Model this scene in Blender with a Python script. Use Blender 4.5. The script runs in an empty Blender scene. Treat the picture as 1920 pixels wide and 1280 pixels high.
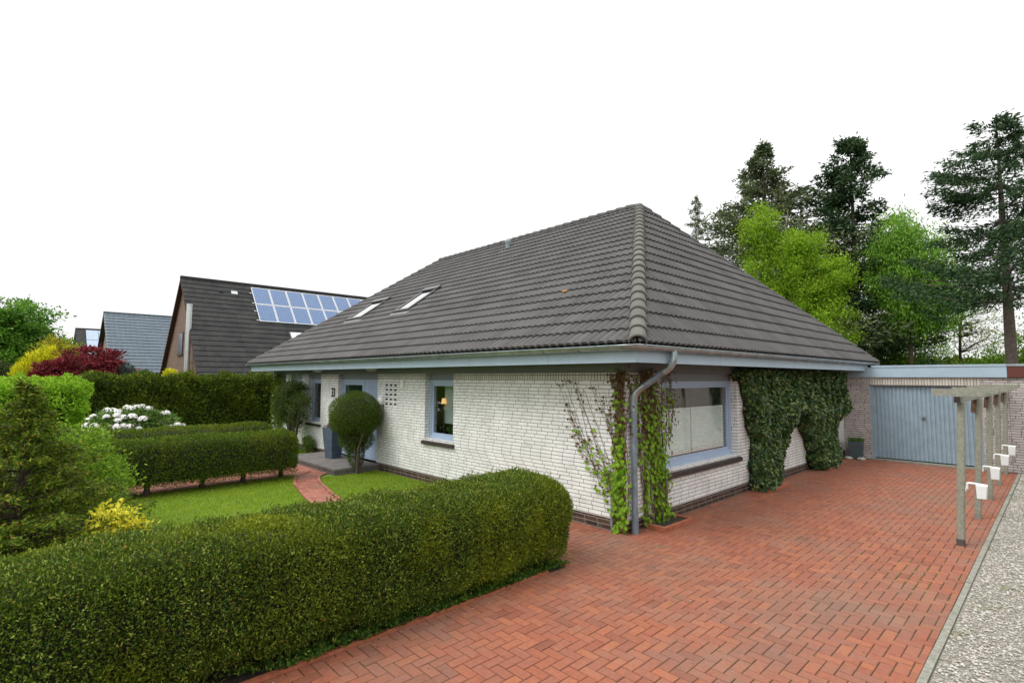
import bpy, bmesh, math, random
import numpy as np
from mathutils import Vector, Matrix
random.seed(7); RNG=np.random.default_rng(7)
R=math.radians
scene=bpy.context.scene
COL=scene.collection
# ---------------------------------------------------------------- camera
cam_d=bpy.data.cameras.new('camera'); cam=bpy.data.objects.new('camera',cam_d); COL.objects.link(cam)
scene.camera=cam
CAMP=Vector((4.545,-6.609,2.3)); yaw,pit,rol=R(43.318),R(3.955),R(0.094)
_f=Vector((-math.cos(yaw)*math.cos(pit),math.sin(yaw)*math.cos(pit),math.sin(pit)))
_r=_f.cross(Vector((0,0,1))).normalized(); _u=_r.cross(_f)
_r2=_r*math.cos(rol)+_u*math.sin(rol); _u2=_r2.cross(_f)
M=Matrix((_r2,_u2,-_f)).transposed().to_4x4(); M.translation=CAMP
cam.matrix_world=M
cam_d.sensor_width=36; cam_d.lens=974.632/1920*36; cam_d.clip_start=.05; cam_d.clip_end=3000
# ---------------------------------------------------------------- world and sun (overcast)
W=bpy.data.worlds.new('World'); scene.world=W; W.use_nodes=True
nt=W.node_tree; nt.nodes.clear()
wo=nt.nodes.new('ShaderNodeOutputWorld'); bg=nt.nodes.new('ShaderNodeBackground')
sky=nt.nodes.new('ShaderNodeTexSky'); sky.sky_type='NISHITA'; sky.sun_disc=False
SUN_EL,SUN_AZ=R(55),R(200)      # azimuth clockwise from +Y
sky.sun_elevation=SUN_EL; sky.sun_rotation=SUN_AZ; sky.air_density=1; sky.dust_density=3; sky.ozone_density=1
mx=nt.nodes.new('ShaderNodeMix'); mx.data_type='RGBA'; mx.inputs['Factor'].default_value=.9
# overcast cloud deck: brighter towards the zenith (CIE overcast), in the sky texture's units
tcw=nt.nodes.new('ShaderNodeTexCoord'); sxw=nt.nodes.new('ShaderNodeSeparateXYZ'); nt.links.new(tcw.outputs['Generated'],sxw.inputs[0])
mrw=nt.nodes.new('ShaderNodeMapRange'); mrw.inputs['From Min'].default_value=0; mrw.inputs['From Max'].default_value=1; mrw.inputs['To Min'].default_value=8.0; mrw.inputs['To Max'].default_value=20.0; nt.links.new(sxw.outputs[2],mrw.inputs['Value'])
clw=nt.nodes.new('ShaderNodeTexNoise'); clw.inputs['Scale'].default_value=1.3; clw.inputs['Detail'].default_value=5; nt.links.new(tcw.outputs['Generated'],clw.inputs['Vector'])
crw=nt.nodes.new('ShaderNodeMapRange'); crw.inputs['From Min'].default_value=.3; crw.inputs['From Max'].default_value=.7; crw.inputs['To Min'].default_value=.93; crw.inputs['To Max'].default_value=1.05; nt.links.new(clw.outputs[0],crw.inputs['Value'])
mlw=nt.nodes.new('ShaderNodeMath'); mlw.operation='MULTIPLY'; nt.links.new(mrw.outputs[0],mlw.inputs[0]); nt.links.new(crw.outputs[0],mlw.inputs[1])
cmw=nt.nodes.new('ShaderNodeCombineColor'); nt.links.new(mlw.outputs[0],cmw.inputs[0]); nt.links.new(mlw.outputs[0],cmw.inputs[1]); mbw=nt.nodes.new('ShaderNodeMath'); mbw.operation='MULTIPLY'; mbw.inputs[1].default_value=.985; nt.links.new(mlw.outputs[0],mbw.inputs[0]); nt.links.new(mbw.outputs[0],cmw.inputs[2])
nt.links.new(cmw.outputs[0],mx.inputs['B'])
nt.links.new(sky.outputs[0],mx.inputs['A']); nt.links.new(mx.outputs['Result'],bg.inputs[0])
bg.inputs[1].default_value=0.1
nt.links.new(bg.outputs[0],wo.inputs[0])
sl=bpy.data.lights.new('sun','SUN'); sl.energy=1.5; sl.angle=R(28); sl.color=(1,.97,.92)
so=bpy.data.objects.new('sun',sl); COL.objects.link(so)
sd=Vector((math.sin(SUN_AZ)*math.cos(SUN_EL),math.cos(SUN_AZ)*math.cos(SUN_EL),math.sin(SUN_EL)))
so.rotation_euler=sd.to_track_quat('Z','Y').to_euler()
vs=scene.view_settings; vs.view_transform='Standard'; vs.look='None'; vs.gamma=1; vs.use_curve_mapping=False; vs.exposure=.26
scene.render.engine='CYCLES'
scene.cycles.max_bounces=6; scene.cycles.transparent_max_bounces=10; scene.cycles.diffuse_bounces=3; scene.cycles.glossy_bounces=3
# ---------------------------------------------------------------- helpers
def tag(o,label=None,cat=None,group=None,kind=None):
    if label:o['label']=label
    if cat:o['category']=cat
    if group:o['group']=group
    if kind:o['kind']=kind
    return o
def empty(name,loc=(0,0,0),rz=0,label=None,cat=None,group=None):
    o=bpy.data.objects.new(name,None); COL.objects.link(o); o.location=loc; o.rotation_euler=(0,0,rz); o.empty_display_size=.2
    return tag(o,label,cat,group)
def copy_tree(o,parent=None):
    c=o.copy(); COL.objects.link(c); c.parent=parent
    for ch in list(o.children): copy_tree(ch,c)
    return c
class MB:
    def __init__(s): s.v=[];s.f=[];s.m=[];s.uv=[];s.sm=[]
    def face(s,pts,mi=0,uv=None,smooth=False):
        i=len(s.v); s.v+= [tuple(p) for p in pts]; s.f.append(tuple(range(i,i+len(pts)))); s.m.append(mi); s.uv.append(uv); s.sm.append(smooth)
    def box(s,a,b,mi=0,skip=''):
        x0,y0,z0=[min(p,q) for p,q in zip(a,b)]; x1,y1,z1=[max(p,q) for p,q in zip(a,b)]
        F={'-z':[(x0,y0,z0),(x0,y1,z0),(x1,y1,z0),(x1,y0,z0)],'+z':[(x0,y0,z1),(x1,y0,z1),(x1,y1,z1),(x0,y1,z1)],
           '-y':[(x0,y0,z0),(x1,y0,z0),(x1,y0,z1),(x0,y0,z1)],'+y':[(x1,y1,z0),(x0,y1,z0),(x0,y1,z1),(x1,y1,z1)],
           '-x':[(x0,y1,z0),(x0,y0,z0),(x0,y0,z1),(x0,y1,z1)],'+x':[(x1,y0,z0),(x1,y1,z0),(x1,y1,z1),(x1,y0,z1)]}
        for k,p in F.items():
            if k not in skip: s.face(p,mi)
        return s
    def obox(s,c,ax,ay,az,mi=0):   # oriented box: centre, three half-axis vectors
        c,ax,ay,az=map(Vector,(c,ax,ay,az)); P=lambda i,j,k:c+ax*i+ay*j+az*k
        for q in ([(-1,-1,-1),(-1,1,-1),(1,1,-1),(1,-1,-1)],[(-1,-1,1),(1,-1,1),(1,1,1),(-1,1,1)],[(-1,-1,-1),(1,-1,-1),(1,-1,1),(-1,-1,1)],
                  [(1,1,-1),(-1,1,-1),(-1,1,1),(1,1,1)],[(-1,1,-1),(-1,-1,-1),(-1,-1,1),(-1,1,1)],[(1,-1,-1),(1,1,-1),(1,1,1),(1,-1,1)]):
            s.face([P(*t) for t in q],mi)
        return s
    def ring(s,rings,mi=0,caps=(True,True),smooth=True,closed=True):
        n=len(rings[0]); i0=len(s.v)
        for r in rings: s.v+=[tuple(p) for p in r]
        for a in range(len(rings)-1):
            for b in range(n if closed else n-1):
                c=(b+1)%n; s.f.append((i0+a*n+b,i0+a*n+c,i0+(a+1)*n+c,i0+(a+1)*n+b)); s.m.append(mi); s.uv.append(None); s.sm.append(smooth)
        if caps[0]: s.face(list(reversed(rings[0])),mi)
        if caps[1]: s.face(rings[-1],mi)
        return s
    def tube(s,pts,rad,n=8,mi=0,caps=(True,True),smooth=True):
        pts=[Vector(p) for p in pts]
        if not hasattr(rad,'__len__'): rad=[rad]*len(pts)
        rings=[];prev=None
        for i,p in enumerate(pts):
            t=(pts[min(i+1,len(pts)-1)]-pts[max(i-1,0)]).normalized()
            if prev is None:
                u=t.orthogonal().normalized()
            else:
                u=(prev-t*prev.dot(t)); u=u.normalized() if u.length>1e-6 else t.orthogonal().normalized()
            prev=u; w=t.cross(u)
            rings.append([p+(u*math.cos(a)+w*math.sin(a))*rad[i] for a in [2*math.pi*k/n for k in range(n)]])
        return s.ring(rings,mi,caps,smooth)
    def cyl(s,a,b,r,n=16,mi=0,r2=None): return s.tube([a,b],[r,r if r2 is None else r2],n,mi)
    def lathe(s,c,prof,n=20,mi=0,smooth=True,caps=(True,True)):
        c=Vector(c); return s.ring([[c+Vector((r*math.cos(2*math.pi*k/n),r*math.sin(2*math.pi*k/n),z)) for k in range(n)] for r,z in prof],mi,caps,smooth)
    def build(s,name,mats,parent=None,bevel=0):
        me=bpy.data.meshes.new(name); me.from_pydata(s.v,[],s.f)
        if not isinstance(mats,(list,tuple)): mats=[mats]
        for m in mats: me.materials.append(m)
        me.polygons.foreach_set('material_index',s.m); me.polygons.foreach_set('use_smooth',s.sm)
        uvl=me.uv_layers.new(name='UVMap'); nl=len(me.loops); U=np.zeros(nl*2,'f'); co=s.v
        k=0
        for p,uv in zip(me.polygons,s.uv):
            if uv is None:
                n=p.normal; a=(abs(n.x),abs(n.y),abs(n.z)); d=a.index(max(a)); ij=((1,2),(0,2),(0,1))[d]
                for vi in p.vertices: q=co[vi]; U[k]=q[ij[0]];U[k+1]=q[ij[1]];k+=2
            else:
                for q in uv: U[k]=q[0];U[k+1]=q[1];k+=2
        uvl.data.foreach_set('uv',U); me.update()
        o=bpy.data.objects.new(name,me); COL.objects.link(o)
        if parent: o.parent=parent
        if bevel:
            md=o.modifiers.new('bevel','BEVEL'); md.width=bevel; md.segments=2; md.limit_method='ANGLE'; md.angle_limit=R(40)
        return o
def np_mesh(name,V,F,mat,parent=None,smooth=False,uv=None):   # V (n,3), F (m,k) constant k
    me=bpy.data.meshes.new(name); V=np.asarray(V,'f'); F=np.asarray(F,'i')
    me.vertices.add(len(V)); me.vertices.foreach_set('co',V.ravel())
    k=F.shape[1]; me.loops.add(F.size); me.loops.foreach_set('vertex_index',F.ravel())
    me.polygons.add(len(F)); me.polygons.foreach_set('loop_start',np.arange(0,F.size,k,dtype='i'))
    try: me.polygons.foreach_set('loop_total',np.full(len(F),k,'i'))
    except Exception: pass
    me.polygons.foreach_set('use_smooth',np.full(len(F),smooth))
    if uv is not None:
        l=me.uv_layers.new(name='UVMap'); l.data.foreach_set('uv',np.asarray(uv,'f')[F.ravel()].ravel())
    me.materials.append(mat); me.update(calc_edges=True); me.validate()
    o=bpy.data.objects.new(name,me); COL.objects.link(o)
    if parent: o.parent=parent
    return o
def nrm(a): return a/np.maximum(np.linalg.norm(a,axis=1,keepdims=True),1e-9)
def leaf_geo(P,D,N,L,Wd,rng=RNG,shape=.45,fold=.0):
    """pointed leaves: base P, direction D, facing N"""
    D=nrm(D); S=nrm(np.cross(D,N)); N2=np.cross(S,D)
    n=len(P); L=np.broadcast_to(L,(n,))[:,None]; Wd=np.broadcast_to(Wd,(n,))[:,None]
    m=P+D*L*shape
    V=np.stack([P,m+S*Wd*.5+N2*Wd*fold,P+D*L,m-S*Wd*.5+N2*Wd*fold],1).reshape(-1,3)
    F=np.arange(n*4).reshape(n,4)
    return V,F
def merge(parts):
    V=[];F=[];o=0
    for v,f in parts: V.append(v);F.append(f+o);o+=len(v)
    return np.concatenate(V),np.concatenate(F)
def rnd_dirs(n,rng=RNG): return nrm(rng.normal(size=(n,3)))
# ---------------------------------------------------------------- materials
def mat(name,col=(.5,.5,.5),rough=.6,spec=.5,metal=0,var=0,vscale=5,bump=0,bscale=40,coord='Object',col2=None,emit=None):
    m=bpy.data.materials.new(name); m.use_nodes=True; t=m.node_tree; b=t.nodes['Principled BSDF']
    b.inputs['Base Color'].default_value=(*col,1); b.inputs['Roughness'].default_value=rough; b.inputs['Metallic'].default_value=metal
    b.inputs['Specular IOR Level'].default_value=spec
    tc=t.nodes.new('ShaderNodeTexCoord'); m['n']=0
    if var or col2:
        nz=t.nodes.new('ShaderNodeTexNoise'); nz.inputs['Scale'].default_value=vscale; nz.inputs['Detail'].default_value=8; nz.inputs['Roughness'].default_value=.65
        t.links.new(tc.outputs[coord],nz.inputs['Vector'])
        rp=t.nodes.new('ShaderNodeValToRGB'); c2=col2 or tuple(c*(1-var) for c in col)
        rp.color_ramp.elements[0].position=.35; rp.color_ramp.elements[1].position=.65
        rp.color_ramp.elements[0].color=(*c2,1); rp.color_ramp.elements[1].color=(*(tuple(min(1,c*(1+var*.5)) for c in col)),1)
        t.links.new(nz.outputs[0],rp.inputs[0]); t.links.new(rp.outputs[0],b.inputs['Base Color'])
    if bump:
        n2=t.nodes.new('ShaderNodeTexNoise'); n2.inputs['Scale'].default_value=bscale; n2.inputs['Detail'].default_value=6
        bp=t.nodes.new('ShaderNodeBump'); bp.inputs['Strength'].default_value=bump; bp.inputs['Distance'].default_value=.01
        t.links.new(tc.outputs[coord],n2.inputs['Vector']); t.links.new(n2.outputs[0],bp.inputs['Height']); t.links.new(bp.outputs[0],b.inputs['Normal'])
    if emit: b.inputs['Emission Color'].default_value=(*emit[0],1); b.inputs['Emission Strength'].default_value=emit[1]
    return m
def N(t,kind,**kw):
    n=t.nodes.new(kind)
    for k,v in kw.items():
        if k.startswith('i_'): n.inputs[k[2:].replace('_',' ')].default_value=v
        else: setattr(n,k,v)
    return n
def leafmat(name,cols,trans=.35,rough=.55,spec=.14,patch=None,pscale=1.5,gain=1.45):
    """cols: list of (pos,rgb) over a per-leaf random value; patch: a colour for broad natural patches (new growth, dead tips)"""
    m=bpy.data.materials.new(name); m.use_nodes=True; t=m.node_tree; t.nodes.clear()
    out=N(t,'ShaderNodeOutputMaterial'); g=N(t,'ShaderNodeNewGeometry'); rp=N(t,'ShaderNodeValToRGB')
    e=rp.color_ramp.elements
    while len(e)<len(cols): e.new(.5)
    for i,(p,c) in enumerate(cols): e[i].position=p; e[i].color=(*(q*gain for q in c),1)
    t.links.new(g.outputs['Random Per Island'],rp.inputs[0]); c=rp.outputs[0]
    if patch:
        tc=N(t,'ShaderNodeTexCoord'); nz=N(t,'ShaderNodeTexNoise',i_Scale=pscale,i_Detail=3.0); r2=N(t,'ShaderNodeMapRange',i_From_Min=.5,i_From_Max=.72)
        t.links.new(tc.outputs['Object'],nz.inputs['Vector']); t.links.new(nz.outputs[0],r2.inputs['Value'])
        mm=N(t,'ShaderNodeMath',operation='MULTIPLY'); mm.inputs[1].default_value=.75; t.links.new(r2.outputs[0],mm.inputs[0])
        mx=N(t,'ShaderNodeMix',data_type='RGBA'); t.links.new(mm.outputs[0],mx.inputs['Factor']); t.links.new(c,mx.inputs['A']); mx.inputs['B'].default_value=(*patch,1); c=mx.outputs['Result']
    b=N(t,'ShaderNodeBsdfPrincipled',i_Roughness=rough); b.inputs['Specular IOR Level'].default_value=spec
    tr=N(t,'ShaderNodeBsdfTranslucent'); ms=N(t,'ShaderNodeMixShader'); ms.inputs[0].default_value=trans
    t.links.new(c,b.inputs['Base Color']); t.links.new(c,tr.inputs[0]); t.links.new(b.outputs[0],ms.inputs[1]); t.links.new(tr.outputs[0],ms.inputs[2]); t.links.new(ms.outputs[0],out.inputs[0])
    return m
def brickmat(name,c1,c2,mortar,bw,rh,ms=.008,off=.5,freq=2,dirt=None,bump=.6,squash=None):
    m=bpy.data.materials.new(name); m.use_nodes=True; t=m.node_tree; b=t.nodes['Principled BSDF']; b.inputs['Roughness'].default_value=.75; b.inputs['Specular IOR Level'].default_value=.3
    tc=N(t,'ShaderNodeTexCoord'); br=N(t,'ShaderNodeTexBrick'); br.offset=off; br.offset_frequency=freq
    br.inputs['Color1'].default_value=(*c1,1); br.inputs['Color2'].default_value=(*c2,1); br.inputs['Mortar'].default_value=(*mortar,1)
    br.inputs['Scale'].default_value=1; br.inputs['Mortar Size'].default_value=ms/2; br.inputs['Mortar Smooth'].default_value=.15; br.inputs['Bias'].default_value=0
    br.inputs['Brick Width'].default_value=bw; br.inputs['Row Height'].default_value=rh
    # hand-laid wobble
    nz=N(t,'ShaderNodeTexNoise',i_Scale=6.0,i_Detail=2.0); mp=N(t,'ShaderNodeVectorMath',operation='SCALE'); mp.inputs['Scale'].default_value=.006
    sb=N(t,'ShaderNodeVectorMath',operation='SUBTRACT'); sb.inputs[1].default_value=(.5,.5,.5); ad=N(t,'ShaderNodeVectorMath',operation='ADD')
    t.links.new(tc.outputs['UV'],nz.inputs['Vector']); t.links.new(nz.outputs['Color'],sb.inputs[0]); t.links.new(sb.outputs[0],mp.inputs[0]); t.links.new(tc.outputs['UV'],ad.inputs[0]); t.links.new(mp.outputs[0],ad.inputs[1])
    # row dependent shift -> wild bond
    if squash:
        sx=N(t,'ShaderNodeSeparateXYZ'); dv=N(t,'ShaderNodeMath',operation='DIVIDE'); dv.inputs[1].default_value=rh; fl=N(t,'ShaderNodeMath',operation='FLOOR')
        wn=N(t,'ShaderNodeTexWhiteNoise',noise_dimensions='1D'); ml=N(t,'ShaderNodeMath',operation='MULTIPLY'); ml.inputs[1].default_value=bw
        cx=N(t,'ShaderNodeCombineXYZ'); a2=N(t,'ShaderNodeVectorMath',operation='ADD')
        t.links.new(ad.outputs[0],sx.inputs[0]); t.links.new(sx.outputs[1],dv.inputs[0]); t.links.new(dv.outputs[0],fl.inputs[0]); t.links.new(fl.outputs[0],wn.inputs['W'])
        t.links.new(wn.outputs['Value'],ml.inputs[0]); t.links.new(ml.outputs[0],cx.inputs[0]); t.links.new(ad.outputs[0],a2.inputs[0]); t.links.new(cx.outputs[0],a2.inputs[1]); t.links.new(a2.outputs[0],br.inputs['Vector'])
    else: t.links.new(ad.outputs[0],br.inputs['Vector'])
    c=br.outputs['Color']
    n2=N(t,'ShaderNodeTexNoise',i_Scale=3.0,i_Detail=8.0); t.links.new(tc.outputs['UV'],n2.inputs['Vector'])
    r2=N(t,'ShaderNodeMapRange',i_From_Min=.3,i_From_Max=.7,i_To_Min=.86,i_To_Max=1.04); t.links.new(n2.outputs[0],r2.inputs['Value'])
    hv=N(t,'ShaderNodeMix',data_type='RGBA',blend_type='MULTIPLY'); hv.inputs['Factor'].default_value=1; t.links.new(c,hv.inputs['A']); t.links.new(r2.outputs[0],hv.inputs['B']); c=hv.outputs['Result']
    if dirt:
        n3=N(t,'ShaderNodeTexNoise',i_Scale=dirt[1],i_Detail=9.0,i_Roughness=.7); t.links.new(tc.outputs['UV'],n3.inputs['Vector'])
        r3=N(t,'ShaderNodeMapRange',i_From_Min=.52,i_From_Max=.75,i_To_Max=dirt[2]); t.links.new(n3.outputs[0],r3.inputs['Value'])
        d=N(t,'ShaderNodeMix',data_type='RGBA'); t.links.new(r3.outputs[0],d.inputs['Factor']); t.links.new(c,d.inputs['A']); d.inputs['B'].default_value=(*dirt[0],1); c=d.outputs['Result']
    t.links.new(c,b.inputs['Base Color'])
    bp=N(t,'ShaderNodeBump',i_Strength=bump,i_Distance=.008,invert=True); n4=N(t,'ShaderNodeTexNoise',i_Scale=90.0,i_Detail=4.0); t.links.new(tc.outputs['UV'],n4.inputs['Vector'])
    mm=N(t,'ShaderNodeMath',operation='MULTIPLY_ADD'); mm.inputs[1].default_value=-.25; t.links.new(n4.outputs[0],mm.inputs[0]); t.links.new(br.outputs['Fac'],mm.inputs[2]); t.links.new(mm.outputs[0],bp.inputs['Height']); t.links.new(bp.outputs[0],b.inputs['Normal'])
    return m
def islandmat(name,cols,rough=.7,spec=.3,stain=None,bump=.4,bscale=60,noise=None):
    m=bpy.data.materials.new(name); m.use_nodes=True; t=m.node_tree; b=t.nodes['Principled BSDF']; b.inputs['Roughness'].default_value=rough; b.inputs['Specular IOR Level'].default_value=spec
    g=N(t,'ShaderNodeNewGeometry'); rp=N(t,'ShaderNodeValToRGB'); e=rp.color_ramp.elements; tc=N(t,'ShaderNodeTexCoord')
    while len(e)<len(cols): e.new(.5)
    for i,(p,c) in enumerate(cols): e[i].position=p; e[i].color=(*c,1)
    t.links.new(g.outputs['Random Per Island'],rp.inputs[0]); c=rp.outputs[0]
    n0=N(t,'ShaderNodeTexNoise',i_Scale=25.0,i_Detail=8.0,i_Roughness=.7); t.links.new(tc.outputs['Object'],n0.inputs['Vector'])
    r0=N(t,'ShaderNodeMapRange',i_From_Min=.3,i_From_Max=.7,i_To_Min=.8,i_To_Max=1.15); t.links.new(n0.outputs[0],r0.inputs['Value'])
    h=N(t,'ShaderNodeMix',data_type='RGBA',blend_type='MULTIPLY'); h.inputs['Factor'].default_value=1; t.links.new(c,h.inputs['A']); t.links.new(r0.outputs[0],h.inputs['B']); c=h.outputs['Result']
    for st in (stain or []):
        n3=N(t,'ShaderNodeTexNoise',i_Scale=st[1],i_Detail=9.0,i_Roughness=.65); t.links.new(tc.outputs['Object'],n3.inputs['Vector'])
        r3=N(t,'ShaderNodeMapRange',i_From_Min=st[3],i_From_Max=st[3]+.2,i_To_Max=st[2]); t.links.new(n3.outputs[0],r3.inputs['Value'])
        d=N(t,'ShaderNodeMix',data_type='RGBA'); t.links.new(r3.outputs[0],d.inputs['Factor']); t.links.new(c,d.inputs['A']); d.inputs['B'].default_value=(*st[0],1); c=d.outputs['Result']
    t.links.new(c,b.inputs['Base Color'])
    n2=N(t,'ShaderNodeTexNoise',i_Scale=bscale,i_Detail=6.0); bp=N(t,'ShaderNodeBump',i_Strength=bump,i_Distance=.006); t.links.new(tc.outputs['Object'],n2.inputs['Vector']); t.links.new(n2.outputs[0],bp.inputs['Height']); t.links.new(bp.outputs[0],b.inputs['Normal'])
    return m
def tilemat(name,c1,c2,tw=.3,ch=.34,moss=None,rough=.75,spec=.3):
    m=bpy.data.materials.new(name); m.use_nodes=True; t=m.node_tree; b=t.nodes['Principled BSDF']; b.inputs['Roughness'].default_value=rough; b.inputs['Specular IOR Level'].default_value=spec
    tc=N(t,'ShaderNodeTexCoord'); dv=N(t,'ShaderNodeVectorMath',operation='DIVIDE'); dv.inputs[1].default_value=(tw,ch,1); fl=N(t,'ShaderNodeVectorMath',operation='FLOOR'); wn=N(t,'ShaderNodeTexWhiteNoise')
    t.links.new(tc.outputs['UV'],dv.inputs[0]); t.links.new(dv.outputs[0],fl.inputs[0]); t.links.new(fl.outputs[0],wn.inputs['Vector'])
    n=N(t,'ShaderNodeTexNoise',i_Scale=1.1,i_Detail=9.0,i_Roughness=.65); t.links.new(tc.outputs['UV'],n.inputs['Vector'])
    ad=N(t,'ShaderNodeMath',operation='MULTIPLY_ADD'); ad.inputs[1].default_value=.3; t.links.new(wn.outputs['Value'],ad.inputs[0]); t.links.new(n.outputs[0],ad.inputs[2])
    r=N(t,'ShaderNodeMapRange',i_From_Min=.35,i_From_Max=.95); t.links.new(ad.outputs[0],r.inputs['Value'])
    mx=N(t,'ShaderNodeMix',data_type='RGBA'); t.links.new(r.outputs[0],mx.inputs['Factor']); mx.inputs['A'].default_value=(*c1,1); mx.inputs['B'].default_value=(*c2,1); c=mx.outputs['Result']
    # fine grit + lichen specks
    n2=N(t,'ShaderNodeTexNoise',i_Scale=55.0,i_Detail=6.0,i_Roughness=.8); t.links.new(tc.outputs['UV'],n2.inputs['Vector'])
    r2=N(t,'ShaderNodeMapRange',i_From_Min=.35,i_From_Max=.65,i_To_Min=.78,i_To_Max=1.2); t.links.new(n2.outputs[0],r2.inputs['Value'])
    h=N(t,'ShaderNodeMix',data_type='RGBA',blend_type='MULTIPLY'); h.inputs['Factor'].default_value=1; t.links.new(c,h.inputs['A']); t.links.new(r2.outputs[0],h.inputs['B']); c=h.outputs['Result']
    if moss:
        n3=N(t,'ShaderNodeTexNoise',i_Scale=9.0,i_Detail=8.0,i_Roughness=.7); t.links.new(tc.outputs['UV'],n3.inputs['Vector'])
        r3=N(t,'ShaderNodeMapRange',i_From_Min=.6,i_From_Max=.75,i_To_Max=.6); t.links.new(n3.outputs[0],r3.inputs['Value'])
        d=N(t,'ShaderNodeMix',data_type='RGBA'); t.links.new(r3.outputs[0],d.inputs['Factor']); t.links.new(c,d.inputs['A']); d.inputs['B'].default_value=(*moss,1); c=d.outputs['Result']
    t.links.new(c,b.inputs['Base Color'])
    bp=N(t,'ShaderNodeBump',i_Strength=.35,i_Distance=.004); t.links.new(n2.outputs[0],bp.inputs['Height']); t.links.new(bp.outputs[0],b.inputs['Normal'])
    return m
def glassmat(name,tint=(.75,.8,.8),refl=.0):
    m=bpy.data.materials.new(name); m.use_nodes=True; t=m.node_tree; t.nodes.clear(); out=N(t,'ShaderNodeOutputMaterial')
    ge=N(t,'ShaderNodeNewGeometry'); io=N(t,'ShaderNodeMapRange',i_To_Min=1.5,i_To_Max=1/1.5); t.links.new(ge.outputs['Backfacing'],io.inputs['Value'])
    fr=N(t,'ShaderNodeFresnel'); t.links.new(io.outputs[0],fr.inputs['IOR']); ad=N(t,'ShaderNodeMath',operation='ADD'); ad.inputs[1].default_value=refl
    tr=N(t,'ShaderNodeBsdfTransparent'); tr.inputs[0].default_value=(*tint,1); gl=N(t,'ShaderNodeBsdfGlossy',i_Roughness=.01); ms=N(t,'ShaderNodeMixShader')
    t.links.new(fr.outputs[0],ad.inputs[0]); t.links.new(ad.outputs[0],ms.inputs[0]); t.links.new(tr.outputs[0],ms.inputs[1]); t.links.new(gl.outputs[0],ms.inputs[2]); t.links.new(ms.outputs[0],out.inputs[0])
    return m
BW=brickmat('white brick',(.87,.875,.86),(.79,.795,.78),(.13,.125,.12),.25,.0625,.0090,squash=True,dirt=((.33,.32,.27),4.0,.35))
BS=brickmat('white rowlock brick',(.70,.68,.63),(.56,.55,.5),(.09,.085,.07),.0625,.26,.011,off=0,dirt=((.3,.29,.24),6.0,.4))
BP=brickmat('brown plinth brick',(.045,.022,.018),(.09,.045,.035),(.26,.24,.2),.25,.07,.012,squash=True,dirt=((.16,.17,.13),5.0,.6))
BG=brickmat('garage wall brick',(.60,.55,.53),(.47,.43,.41),(.13,.11,.10),.25,.0625,.014,squash=True,dirt=((.25,.22,.2),4.0,.5))
BGS=brickmat('garage lintel brick',(.62,.59,.52),(.5,.47,.42),(.16,.14,.12),.0625,.3,.013,off=0)
BN=brickmat('orange brown brick',(.22,.135,.10),(.165,.10,.075),(.17,.135,.11),.25,.0625,.012,squash=True,dirt=((.1,.07,.05),1.5,.4))
BRK=mat('brown sill brick',(.05,.036,.033),.6,var=.5,vscale=30,bump=.4)
PAINT=mat('blue grey paint',(.38,.49,.58),.45,var=.07,vscale=3)
FRAME=mat('blue window frame paint',(.36,.46,.62),.4,var=.05,vscale=3)
SOFF=mat('grey soffit board',(.17,.19,.19),.7,var=.08)
PANEL=mat('grey shutter box panel',(.20,.23,.25),.6,var=.05)
ZINC=mat('weathered zinc',(.40,.46,.49),.34,metal=.75,var=.25,vscale=6)
PIPEG=mat('grey downpipe',(.22,.27,.32),.5,metal=.2,var=.3,vscale=7)
TILE=tilemat('brown grey concrete tile',(.078,.075,.074),(.122,.118,.117),moss=(.115,.118,.09),spec=.15,rough=.85)
HIPM=tilemat('grey hip tile',(.10,.097,.09),(.155,.148,.135),moss=(.12,.125,.09),spec=.2)
TILEN=tilemat('dark neighbour tile',(.028,.029,.03),(.055,.055,.053),moss=(.09,.09,.065),spec=.2)
TILEB=tilemat('blue grey glazed tile',(.07,.10,.13),(.10,.135,.165),rough=.42,spec=.5)
GLASS=glassmat('window glass',(.94,.96,.96),.03)
GLASSD=glassmat('dark roof glass',(.9,.92,.94),.45)
DARK=mat('painted hole shade',(.01,.01,.01),.9)  # near-black: shade inside vent holes and mailbox slot put into the colour
WHITE=mat('white plastic',(.80,.82,.82),.35,var=.05,vscale=20)
PAVE=islandmat('red clay paver',[(0,(.215,.078,.050)),(.2,(.29,.098,.055)),(.5,(.265,.098,.062)),(.8,(.33,.118,.062)),(1,(.25,.098,.068))],spec=.22,rough=.65,stain=[((.17,.13,.10),.5,.55,.48),((.24,.17,.13),1.3,.35,.5),((.12,.125,.07),2.3,.7,.6),((.10,.075,.06),4.0,.35,.58)])
PATHM=islandmat('path paver',[(0,(.24,.085,.06)),(.5,(.32,.12,.085)),(1,(.38,.16,.11))],stain=[((.2,.16,.12),1.5,.5,.5)])
SANDJ=mat('dark joint sand',(.045,.038,.028),.9,col2=(.07,.075,.035),vscale=8)
KERB=mat('concrete kerb',(.27,.26,.23),.9,spec=.15,var=.3,vscale=18,bump=.5,col2=(.18,.185,.145))
CONC=mat('grey concrete slab',(.17,.155,.145),.8,var=.25,vscale=6,bump=.4,col2=(.12,.11,.105))
SOIL=mat('soil',(.035,.027,.02),.95,var=.5,vscale=20,bump=1,bscale=50)
TERRA=mat('terracotta edging',(.38,.12,.06),.75,var=.3,vscale=12,bump=.3)
BARK=mat('bark',(.09,.065,.05),.9,var=.5,vscale=14,bump=1,bscale=30)
BARKL=mat('pale birch bark',(.33,.29,.24),.85,var=.5,vscale=7,bump=.6)
BARKF=mat('fir bark',(.13,.10,.085),.9,var=.4,vscale=10,bump=1,bscale=25)
WOODP=mat('weathered grey green timber',(.27,.275,.225),.85,var=.35,vscale=30,bump=.5,bscale=80,col2=(.21,.215,.17))
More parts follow.
